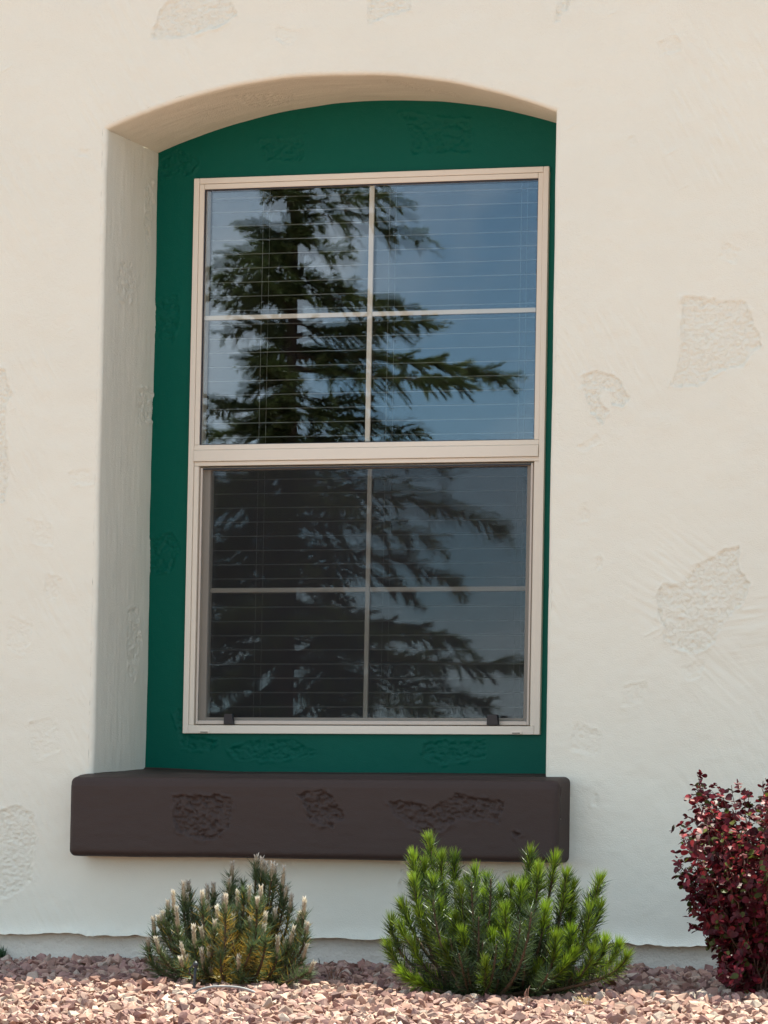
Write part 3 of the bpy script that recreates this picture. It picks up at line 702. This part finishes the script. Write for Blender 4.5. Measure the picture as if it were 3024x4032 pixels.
def mugo(name, base_px, Yb, tips, label, style, seed, nfill, hullpx):
    rs = np.random.default_rng(seed)
    B = at(base_px[0], base_px[1], Yb); B[2] = ground_z(Yb)
    root = empty(name, B); tag(root, label, 'shrub')
    na_, ba, ca = Acc(), Acc(), []
    tips = [tuple(t) for t in tips]; ymin = min(t[1] for t in tips); ymax = max(t[1] for t in tips)
    jobs = []
    for (px, py) in tips:
        u = (py-ymin)/(ymax-ymin)
        dx = abs(px-base_px[0])/hullpx
        Y = Yb-(-0.10+0.36*u)*(1-0.5*dx)+rs.normal(0, 0.04)
        jobs.append((at(px, py, Y), 1.0))
    tp = np.array(tips)
    for k in range(nfill):
        a, b = tp[rs.integers(len(tp))], tp[rs.integers(len(tp))]
        f = rs.random(); q = a*f+b*(1-f); q = q+(np.array(base_px)-q)*rs.uniform(0.02, 0.45); q[1] += rs.uniform(10, 70)
        if q[1] > base_px[1]-15: q[1] = base_px[1]-rs.uniform(15, 90)
        Y = Yb-rs.uniform(-0.24, 0.30)
        jobs.append((at(q[0], q[1], Y), 0.6))
    if style == 'bright':
        for T, imp in list(jobs):
            for _ in range(1 if imp == 1 and T[2] > B[2]+0.22 else 0):
                q = np.array(T)+np.array([rs.normal(0, .032), rs.normal(0, .04), -rs.uniform(.04, .10)]); jobs.append((q, 0.45))
    for T, imp in jobs:
        T = np.array(T); T[2] = max(T[2], ground_z(T[1])+0.05)
        off = B+np.array([rs.normal(0, .05), rs.normal(0, .05), -0.01])
        hz = T-B
        Cc = B+np.array([hz[0]*rs.uniform(.75, 1.0), hz[1]*rs.uniform(.75, 1.0), hz[2]*rs.uniform(.10, .35)])
        P = bez(off, Cc, T, 16)
        L = np.linalg.norm(np.diff(P, axis=0), axis=1).sum()
        tube(ba, P, np.linspace(0.006, 0.0025, 16)*(0.8+0.5*imp), 6, (0.085, 0.055, 0.035))
        # old growth, spread wide along the branch
        nold = int(rs.uniform(230, 300)*min(1.2, L/0.35))
        s = 1-rs.random(nold)**1.15*min(0.85, 0.34/L)
        Q, Tn, _ = along(P, s); Rr = radial(Tn, rs)
        ang = np.radians(rs.uniform(38, 78, nold)); D = Tn*np.cos(ang)[:, None]+Rr*np.sin(ang)[:, None]
        if style == 'bright':
            c0 = col(nold, (0.030, 0.046, 0.016), .45, rs); c1 = col(nold, (0.044, 0.076, 0.024), .45, rs)
        else:
            c0 = col(nold, (0.075, 0.100, 0.038), .35, rs); c1 = col(nold, (0.085, 0.130, 0.055), .35, rs)
            inner = np.exp(-(((T[0]-B[0]-0.10)/0.13)**2))*np.exp(-(((T[2]-B[2]-0.16)/0.13)**2))
            yl = rs.random(nold) < (0.06+0.75*inner)*(s < 0.93)
            c0[yl] = col(yl.sum(), (0.30, 0.19, 0.03), .3, rs); c1[yl] = col(yl.sum(), (0.40, 0.27, 0.04), .3, rs)
            dead = rs.random(nold) < 0.06*(s < 0.8)
            c0[dead] = c1[dead] = np.array((0.12, 0.06, 0.02))
        needles(na_, Q, D, rs.uniform(.032, .050, nold), rs.uniform(.0014, .0020, nold), c0, c1, 0.18, rs)
        # this year's growth at the tip
        if style == 'bright' and imp != 0.6:
            nl = min(0.10, 0.30*L)*rs.uniform(.6, 1.3)*(0.65+.35*imp); nn = int(240*(0.7+.3*imp))
            s = 1-np.clip(rs.random(nn)*1.25-.25, 0, 1)*nl/L
            Q, Tn, _ = along(P, s); Rr = radial(Tn, rs); k = (1-s)*L/nl
            ang = np.radians(np.where(rs.random(nn) < .35, rs.uniform(2, 34, nn), 22+34*k+rs.normal(0, 9, nn))); D = Tn*np.cos(ang)[:, None]+Rr*np.sin(ang)[:, None]
            c0 = col(nn, (0.130, 0.190, 0.018), .25, rs); c1 = col(nn, (0.290, 0.420, 0.028), .25, rs); vig = rs.uniform(.45, 1.1); c0 = c0*vig; c1 = c1*vig
            needles(na_, Q, D, rs.uniform(.036, .054, nn), rs.uniform(.0014, .0020, nn), c0, c1, 0.05, rs)
        elif style != 'bright':
            # pale resin-coated candle with short scales
            if rs.random() < (0.95 if imp == 1 else 0.35):
                tdir = P[-1]-P[-3]; tdir /= np.linalg.norm(tdir); tdir = tdir*.6+np.array([0, 0, .6]); tdir /= np.linalg.norm(tdir)
                cl = rs.uniform(.040, .080)*(1.0 if imp == 1 else .7)
                pc = T[None]+tdir[None]*np.linspace(-.01, cl-.01, 9)[:, None]
                pale = rs.uniform(0.75, 1.15)
                cc = np.array((0.36, 0.27, 0.17))*pale
                ca.append(Acc()); tube(ca[-1], pc, np.array([.0035, .0046, .0054, .0056, .0054, .005, .0042, .003, .0014]), 7, cc)
                ns = 130; ss = rs.random(ns); Q = pc[0]+(pc[-1]-pc[0])*ss[:, None]; Tn = np.repeat(tdir[None], ns, 0); Rr = radial(Tn, rs)
                ang = np.radians(rs.uniform(14, 34, ns)); D = Tn*np.cos(ang)[:, None]+Rr*np.sin(ang)[:, None]
                mixc = ss[:, None]**1.3
                cA = np.array((0.28, 0.23, 0.12))*pale; cB = np.array((0.68, 0.63, 0.55))*pale
                c0 = (cA*(1-mixc)+cB*mixc)*rs.uniform(.75, 1.2, (ns, 1))
                needles(na_, Q+Rr*.0035, D, rs.uniform(.007, .014, ns), rs.uniform(.0018, .0028, ns), c0, c0*1.1, 0.0, rs)
            nn = 90; s = 1-rs.random(nn)*0.05/L
            Q, Tn, _ = along(P, np.clip(s, 0, 1)); Rr = radial(Tn, rs); ang = np.radians(rs.uniform(20, 50, nn)); D = Tn*np.cos(ang)[:, None]+Rr*np.sin(ang)[:, None]
            needles(na_, Q, D, rs.uniform(.018, .030, nn), rs.uniform(.0015, .002, nn), col(nn, (0.06, 0.09, 0.03), .3, rs), col(nn, (0.11, 0.15, 0.055), .3, rs), 0.1, rs)
    inv = Matrix.Translation(root.location).inverted()
    for o in [na_.build('foliage', NEEDLE, root, False), ba.build('branches', BARK, root)]+[q.build('candle', CANDLE, root) for q in ca]:
        o.matrix_parent_inverse = inv
    return root

TIPS_L = [(1009, 3410), (1029, 3440), (1044, 3450), (1069, 3455), (1079, 3472), (1111, 3500), (1122, 3545), (913, 3452), (957, 3480), (902, 3502), (925, 3500), (744, 3515), (723, 3537), (736, 3570), (841, 3528),
          (797, 3555), (818, 3562), (685, 3590), (662, 3600), (647, 3632), (630, 3645), (609, 3685), (585, 3735), (1195, 3605), (1170, 3640), (980, 3552), (1027, 3545), (934, 3585), (917, 3665), (820, 3602), (1039, 3655),
          (767, 3720), (626, 3745), (799, 3800), (826, 3788), (731, 3796), (1141, 3585), (1141, 3722), (1170, 3700), (1205, 3680), (1215, 3830), (938, 3809), (880, 3600), (860, 3690), (1080, 3620), (700, 3660), (1000, 3720), (1090, 3760), (660, 3800), (600, 3800), (1190, 3780)]
TIPS_R = [(1693, 3325), (1672, 3420), (1630, 3392), (1738, 3392), (1708, 3488), (1632, 3488), (1872, 3446), (1917, 3478), (1818, 3522), (1905, 3540), (1852, 3565), (1590, 3575), (1542, 3640), (1972, 3525), (2012, 3496), (1798, 3630),
          (1762, 3742), (1630, 3730), (1535, 3738), (1912, 3808), (1665, 3875), (2066, 3677), (1595, 3840), (2087, 3376), (2183, 3398), (2228, 3460), (2358, 3478), (2255, 3503), (2069, 3492), (2145, 3604), (2248, 3564), (2066, 3680),
          (2248, 3684), (2189, 3706), (2380, 3724), (2430, 3738), (2460, 3780), (2328, 3763), (2248, 3770), (2113, 3820), (2225, 3800), (2120, 3440), (1990, 3600), (1940, 3700), (1700, 3610), (2320, 3600)]
mugo('mugo_pine', (915, 3885), Fy-0.76, TIPS_L, 'dull green dwarf pine shrub with pale upright candles and yellowed inner needles', 'dull', 31, 75, 330)
mugo('mugo_pine', (1960, 3925), Fy-0.94, TIPS_R, 'bright green dwarf pine shrub with bottlebrush shoots below the right end of the sill', 'bright', 32, 60, 480)

# ------------------------------------------------------------------ red barberry shrub at the edge of the picture
LEAF = tinted('barberry_leaf', rough=0.45, spec=0.3, trans=0.30)
def barberry():
    rs = np.random.default_rng(51); Yb = Fy-0.72
    B = at(2985, 3890, Yb); B[2] = ground_z(Yb)
    root = empty('barberry_shrub', B); tag(root, 'burgundy leaved barberry shrub with thin arching stems beside the wall', 'shrub')
    la, sa2 = Acc(), Acc()
    tips = [(2745, 3050), (2718, 3130), (2735, 3110), (2820, 3090), (2790, 3115), (2880, 3092), (2850, 3130), (2930, 3105), (2950, 3110), (3005, 3075), (3040, 3060), (3090, 3080), (3150, 3100), (3210, 3140), (3260, 3200), (2695, 3215), (2690, 3240), (2705, 3300),
            (2652, 3385), (2660, 3400), (2700, 3440), (2712, 3470), (2702, 3525), (2730, 3560), (2760, 3600), (2782, 3625), (2800, 3665), (2845, 3700), (2848, 3775), (2860, 3840), (3300, 3300), (3280, 3420), (3240, 3560), (3180, 3680), (2780, 3330), (2830, 3300), (2900, 3250), (2960, 3300), (2860, 3420), (2930, 3400), (2990, 3450), (2800, 3480), (2880, 3560), (2960, 3600), (2920, 3700), (3050, 3350), (3100, 3500), (3000, 3200), (2780, 3200), (2850, 3220), (2760, 3260), (2740, 3400)]
    tips = tips+[(t[0]+rs.normal(0, 35)+15, t[1]+rs.uniform(0, 120)) for t in tips]
    U0 = np.array([(0, 0), (.30, .34), (.62, .46), (.88, .36), (1.0, 0), (.88, -.36), (.62, -.46), (.30, -.34), (.55, 0)])
    FT = np.array([[0, 1, 8], [1, 2, 8], [2, 3, 8], [3, 4, 8], [4, 5, 8], [5, 6, 8], [6, 7, 8], [7, 0, 8]])
    for i, (px, py) in enumerate(tips):
        Y = Yb-rs.uniform(-0.24, 0.30)
        T = at(px, py, Y); hz = T-B
        Cc = B+np.array([hz[0]*rs.uniform(.25, .6), hz[1]*rs.uniform(.3, .6), hz[2]*rs.uniform(.5, .75)])
        off = B+np.array([rs.normal(0, .03), rs.normal(0, .03), -.01])
        P = bez(off, Cc, T, 18); P[1:-1] += rs.normal(0, .004, P[1:-1].shape)
        L = np.linalg.norm(np.diff(P, axis=0), axis=1).sum()
        tube(sa2, P, np.linspace(.0036, .0009, 18), 5, (0.09, 0.045, 0.035))
        nn = int(L/0.021); s = np.linspace(0.26, 1.0, nn)
        Q, Tn, _ = along(P, s)
        for q, tn, sv in zip(Q, Tn, s):
            # rosette of a few leaves on a short spur
            k = rs.integers(4, 8); spur = radial(tn[None], rs)[0]; spur = spur*rs.uniform(.003, .022); c = q+spur
            ax = tn*.45+spur/np.linalg.norm(spur)*.6+np.array([0, -.25, .45]); ax /= np.linalg.norm(ax)
            h = (q[2]-B[2])/0.75
            for _ in range(k):
                d = ax*rs.uniform(.15, .8)+radial(ax[None], rs)[0]; d /= np.linalg.norm(d)
                sd_ = np.cross(d, ax+rs.normal(0, .35, 3)); sd_ /= np.linalg.norm(sd_)+1e-9; nrm = np.cross(sd_, d)
                l = rs.uniform(.013, .029)*(1.0 if sv < .93 else .75); w = l*rs.uniform(.62, .85); cup = rs.uniform(-.02, .16)
                V = c+d*(U0[:, :1]*l)+sd_*(U0[:, 1:]*w)+nrm*(np.abs(U0[:, 1:])*w*cup*2-(U0[:, :1]**2)*l*.12)
                rr = rs.random()
                if rr < 0.12 and h < .85: cc = (0.075, 0.085, 0.016)
                elif rr < (0.30 if h > .45 else .17): cc = (0.32, 0.035, 0.045)
                elif rr < 0.45: cc = (0.150, 0.013, 0.024)
                else: cc = (0.080, 0.009, 0.014)
                la.add(V, FT, np.array(cc)*rs.uniform(.7, 1.3))
    inv = Matrix.Translation(root.location).inverted()
    for o in (la.build('foliage', LEAF, root), sa2.build('stems', BARK, root)): o.matrix_parent_inverse = inv
barberry()

# ------------------------------------------------------------------ irrigation tube, emitter stake, litter
def gpt(px, py):
    """where the sight line through a pixel meets the gravel"""
    lo, hi = Fy-3.0, Fy
    for _ in range(40):
        m = (lo+hi)/2; p = at(px, py, m)
        if p[2] > ground_z(m)+0.012: lo = m
        else: hi = m
    p = at(px, py, (lo+hi)/2); return p
FADED = plain('faded_tubing', (0.30, 0.29, 0.29), rough=0.55, var=0.25, bscale=40)
def hose(name, pts, rad, mat, label, ends_in=True):
    P = np.array(pts); t = np.linspace(0, len(P)-1, 40); k = np.arange(len(P))
    Q = np.stack([np.interp(t, k, P[:, i]) for i in range(3)], -1)
    for _ in range(6): Q[1:-1] = (Q[:-2]+2*Q[1:-1]+Q[2:])/4
    a = Acc(); tube(a, Q, rad, 8); o = a.build(name, mat); return tag(o, label, 'tubing')
A_, B_ = gpt(736, 3922), gpt(1050, 3935)
Ya = A_[1]
hose('drip_tube', [A_+np.array([0, 0, -.03]), A_+np.array([0.01, 0, .0]), at(785, 3896, Ya), at(845, 3882, Ya), at(942, 3886, Ya), at(1000, 3904, Ya), at(1039, 3926, Ya), at(1050, 3945, Ya)], 0.0035, FADED,
     'thin faded irrigation tube arching out of the gravel before the dull green pine')
C_ = gpt(470, 3922)
hose('drip_tube', [at(440, 3950, C_[1]), at(462, 3928, C_[1]), at(510, 3915, C_[1]), at(560, 3918, C_[1]), at(600, 3928, C_[1]), at(615, 3950, C_[1])], 0.003, FADED, 'short loop of faded tube half buried in sunlit gravel at the left')
D_ = gpt(2730, 4018)
hose('drip_tube', [at(2680, 4045, D_[1]), at(2705, 4020, D_[1]), at(2750, 4012, D_[1]), at(2790, 4022, D_[1]), at(2800, 4045, D_[1])], 0.0035, BLACKP, 'dark piece of tube showing in the gravel near the bottom right')
Y_ = gpt(762, 3905)[1]; st0 = at(762, 3915, Y_); st1 = at(770, 3808, Y_)
stake = empty('drip_emitter', st0); tag(stake, 'black drip emitter standing on a stake in front of the dull green pine', 'emitter')
def sk(o): o.parent = stake; o.matrix_parent_inverse = Matrix.Translation(stake.location).inverted(); return o
a = Acc(); tube(a, [st0+np.array([0, 0, -.04]), st0*.5+st1*.5, st1], 0.0042, 8); sk(a.build('stake', BLACKP))
a = Acc(); tube(a, [st1, st1+np.array([0, 0, .004]), st1+np.array([0, 0, .010]), st1+np.array([0, 0, .014])], [.006, .0085, .0085, .006], 10); sk(a.build('emitter_cap', BLACKP))
a = Acc(); tube(a, [st1+np.array([0, 0, .004]), st1+np.array([-.010, -.004, .002]), st1+np.array([-.017, -.006, -.006]), st1+np.array([-.015, -.008, -.02])], .0026, 7); sk(a.build('outlet', BLACKP))
DRY = tinted('dry_leaf', rough=0.8, trans=0.3, nvar=0.25, nscale=120)
def dry_leaf(px, py, h, w, lean, c, label):
    p = gpt(px, py+8); acc = Acc(); n = 9; u = np.linspace(0, 1, n)
    wd = w*np.sin(np.pi*np.clip(u*0.9+0.05, 0, 1))**.8
    X = np.stack([-wd/2, wd*0, wd/2], 1); Yc = np.stack([-.2*wd, wd*.15, -.2*wd], 1)-(u**2*h*.25)[:, None]
    Z = np.repeat((u*h)[:, None], 3, 1); X = X+(u**1.5*lean*h)[:, None]
    V = np.stack([X, Yc, Z], -1).reshape(-1, 3)+p; V2 = V+np.array([0, .0006, 0])
    f = gfaces(n, 3); acc.add(V, f, c); acc.add(V2, f[:, ::-1], np.array(c)*.9)
    o = acc.build('dry_leaf', DRY); tag(o, label, 'leaf'); return o
dry_leaf(2228, 3905, .055, .024, .1, (0.42, 0.27, 0.11), 'tan dry leaf standing upright in front of the bright green pine')
dry_leaf(2400, 3890, .030, .045, .3, (0.24, 0.12, 0.07), 'curled brown dry leaf on shaded gravel right of the bright green pine')
def dry_stalk(name, px, py, hpx, label, cat, c, nb, seed, spread=0.3):
    rs = np.random.default_rng(seed); p = gpt(px, py); h = hpx*0.8e-3; acc = Acc()
    for k in range(nb):
        d = np.array([rs.normal(0, spread), rs.normal(0, spread*.6), 1.0]); l = h*rs.uniform(.6, 1.0)
        tube(acc, [p+np.array([0, 0, -.01]), p+d*l*.4, p+d*l*.8+np.array([rs.normal(0, .1)*l, 0, 0]), p+d*l], [.0012, .0011, .0016, .0006], 5, np.array(c)*rs.uniform(.8, 1.2))
    o = acc.build(name, DRY); tag(o, label, cat)
dry_stalk('dry_seedhead', 2072, 3965, 85, 'pinkish dry grass seed stalk in front of the bright green pine', 'grass stalk', (0.42, 0.25, 0.19), 3, 3, .12)
dry_stalk('dry_weed', 1312, 3880, 75, 'sparse dry weed in the gravel between the two pines', 'weed', (0.26, 0.13, 0.08), 6, 4)
dry_stalk('straw_tuft', 2310, 3960, 40, 'pale straw tuft on sunlit gravel right of the bright green pine', 'weed', (0.60, 0.45, 0.22), 14, 5, .9)
dry_stalk('twig', 1258, 3815, 45, 'thin dark dead twig beside the dull green pine', 'twig', (0.07, 0.045, 0.035), 3, 6, 1.2)
# small green seedling at the picture's edge
rs = np.random.default_rng(8); p = gpt(2, 3775); sp_ = empty('seedling', p); tag(sp_, 'small green seedling in shaded gravel at the left edge', 'seedling'); acc = Acc()
nn = 160; D = rs.normal(size=(nn, 3)); D[:, 2] = np.abs(D[:, 2])+.5; needles(acc, np.repeat(p[None], nn, 0)+rs.normal(0, .006, (nn, 3)), D, rs.uniform(.02, .04, nn), .003, col(nn, (.04, .08, .03), .3, rs), col(nn, (.06, .12, .05), .3, rs), .1, rs)
o = acc.build('foliage', NEEDLE, sp_, False); o.matrix_parent_inverse = Matrix.Translation(sp_.location).inverted()

# ------------------------------------------------------------------ the spruce that the window mirrors (stands behind the camera)
def spruce():
    rs = np.random.default_rng(77); YV = 22.0           # its mirror image lies 22 m behind the glass
    def vp(px, py, dy=0.0):
        p = at(px, py, YV+dy); return np.array([p[0], 0.03-p[1]+0.0, p[2]])
    t0 = vp(1140, 1400); gz = float(ground_z(t0[1]))
    root = empty('spruce_tree', (t0[0], t0[1], gz)); tag(root, 'tall dark green spruce mirrored in the window panes', 'tree')
    fa = Acc()
    trunk_x = lambda z: t0[0]+0.012*(z-t0[2])
    H = 9.6; zt = gz+H
    zz = np.linspace(gz-.1, zt, 30); rad = 0.135*np.clip((zt-zz)/H, 0.02, 1)**.9
    P = np.stack([trunk_x(zz)+.02*fbm(zz/1.1, zz*0, 2, 3), np.full(30, t0[1]), zz], -1)
    ta = Acc(); tube(ta, P, rad, 12, (0.11, 0.075, 0.055))
    inv = Matrix.Translation(root.location).inverted()
    o = ta.build('trunk', BARK, root); o.matrix_parent_inverse = inv
    jobs = []
    EX = [((1180, 770), (1500, 735)), ((1180, 790), (1660, 940)), ((1170, 700), (1560, 800)), ((1190, 930), (1350, 1000)), ((1180, 1060), (1370, 1130)), ((1190, 1120), (1600, 1215)), ((1190, 1170), (1480, 1180)),
          ((1200, 1260), (1530, 1300)), ((1220, 1330), (1710, 1280)), ((1220, 1400), (1990, 1480)), ((1230, 1440), (1800, 1500)), ((1200, 1560), (1630, 1690)), ((1210, 1620), (1480, 1640)), ((1200, 1520), (1440, 1560)), ((1210, 1700), (1560, 1780)),
          ((1120, 900), (960, 890)), ((1110, 940), (830, 1065)), ((1110, 1010), (880, 1100)), ((1110, 1080), (822, 1175)), ((1110, 1160), (930, 1200)), ((1110, 1260), (900, 1310)), ((1100, 1380), (960, 1410)), ((1100, 1460), (975, 1525)),
          ((1090, 1640), (800, 1610)), ((1090, 1700), (760, 1720)), ((1100, 1600), (950, 1660)),
          ((1200, 1830), (1750, 1850)), ((1240, 1900), (1960, 2085)), ((1250, 1960), (1800, 2010)), ((1230, 2060), (1680, 2120)), ((1230, 2160), (1780, 2290)), ((1220, 2240), (1600, 2330)), ((1230, 2350), (1640, 2460)), ((1230, 2440), (1500, 2500)),
          ((1260, 2440), (2080, 2610)), ((1260, 2590), (1820, 2530)), ((1260, 2600), (1900, 2770)), ((1300, 2500), (1700, 2640)), ((1240, 2700), (1700, 2800)),
          ((1090, 1850), (700, 1950)), ((1090, 1950), (720, 2060)), ((1090, 2050), (680, 2200)), ((1090, 2200), (700, 2330)), ((1090, 2350), (690, 2480)), ((1090, 2450), (650, 2600)), ((1090, 2600), (690, 2760)), ((1090, 2700), (640, 2850)), ((1100, 1990), (900, 2150)), ((1100, 2120), (850, 2290)), ((1100, 2300), (850, 2420)), ((1100, 2500), (840, 2700))]
    EX += [((1120+rs.uniform(-20, 20), 1830+k*42), (860+rs.uniform(-120, 160), 1880+k*45)) for k in range(22)]+[((1180, 1850+k*90), (1330+rs.uniform(-40, 80), 1900+k*92)) for k in range(10)]
    for a, b in EX:
        dy = rs.normal(0, .25); A = vp(*a); A[1] = t0[1]; A[0] = trunk_x(A[2]); T = vp(b[0], b[1], dy)
        jobs.append((A, T))
    for k in range(70):                                  # whorls all round the trunk
        z = gz+1.0+(H-1.3)*(k+rs.random())/70; az = rs.uniform(0, 2*np.pi); L = (0.25+0.155*(zt-z))*rs.uniform(.5, .85)
        A = np.array([trunk_x(z), t0[1], z]); T = A+np.array([math.cos(az)*L*(.62 if math.cos(az) > 0 else (.30 if z > vp(1140, 1800)[2] else .85)), math.sin(az)*L, rs.uniform(-.30, .02)*L])
        jobs.append((A, T))
    for k in range(150):                                 # short twigs clothing the trunk
        z = gz+1.2+(H-1.4)*rs.random(); az = rs.uniform(0, 2*np.pi); A = np.array([trunk_x(z), t0[1], z]); jobs.append((A, A+np.array([math.cos(az)*.16, abs(math.sin(az))*.28+.05, rs.uniform(-.05, .12)])*rs.uniform(.7, 1.3)))
    for A, T in jobs:
        L = np.linalg.norm(T-A); Cc = (A+T)/2+np.array([rs.normal(0, .05), rs.normal(0, .08), rs.uniform(-.12, .20)])*L; P = bez(A, Cc, T, 12)
        ba = Acc(); tube(ba, P, np.linspace(.012+.008*L, .004, 12), 5, (0.10, 0.07, 0.05)); ba.build('branch', BARK, root).matrix_parent_inverse = inv
        nt_ = int(10+L*72); s = 0.12+0.88*rs.random(nt_)**.85; Q, Tn, _ = along(P, s)
        for q, tn, sv in zip(Q, Tn, s):
            side = np.cross(tn, (0, 0, 1.0)); side /= np.linalg.norm(side)+1e-9
            d = tn*rs.uniform(.5, .95)+side*rs.choice([-1, 1])*rs.uniform(.2, .9)+np.array([0, 0, rs.uniform(-.75, .55)]); d /= np.linalg.norm(d)
            l = rs.uniform(.06, .30)*(1.15-.5*sv)*min(1, .45+L*.45)
            e = q+d*l; n = int(95*l/.2)+26
            ss = rs.random(n); Pn = q+(e-q)*ss[:, None]+np.array([0, 0, -1.0])*(ss[:, None]**2)*l*.15
            Tn2 = np.repeat(d[None], n, 0); Rr = radial(Tn2, rs); ang = np.radians(rs.uniform(28, 62, n)); D = Tn2*np.cos(ang)[:, None]+Rr*np.sin(ang)[:, None]
            shade = rs.uniform(.7, 1.3)
            c0 = np.array((0.085, 0.110, 0.045))*shade; c1 = np.array((0.200, 0.235, 0.075))*shade
            Ln = rs.uniform(.024, .042, n)[:, None]; sde = np.cross(D, rs.normal(size=(n, 3))); sde /= np.linalg.norm(sde, axis=1)[:, None]+1e-9
            V = np.stack([Pn-sde*.0034, Pn+sde*.0034, Pn+D*Ln], 1); C = np.stack([np.repeat(c0[None], n, 0)]*2+[np.repeat(c1[None], n, 0)], 1)
            fa.add(V.reshape(-1, 3), np.arange(n*3).reshape(-1, 3), C.reshape(-1, 3))
    fa.build('crown', NEEDLE, root, False).matrix_parent_inverse = inv
    pass
spruce()
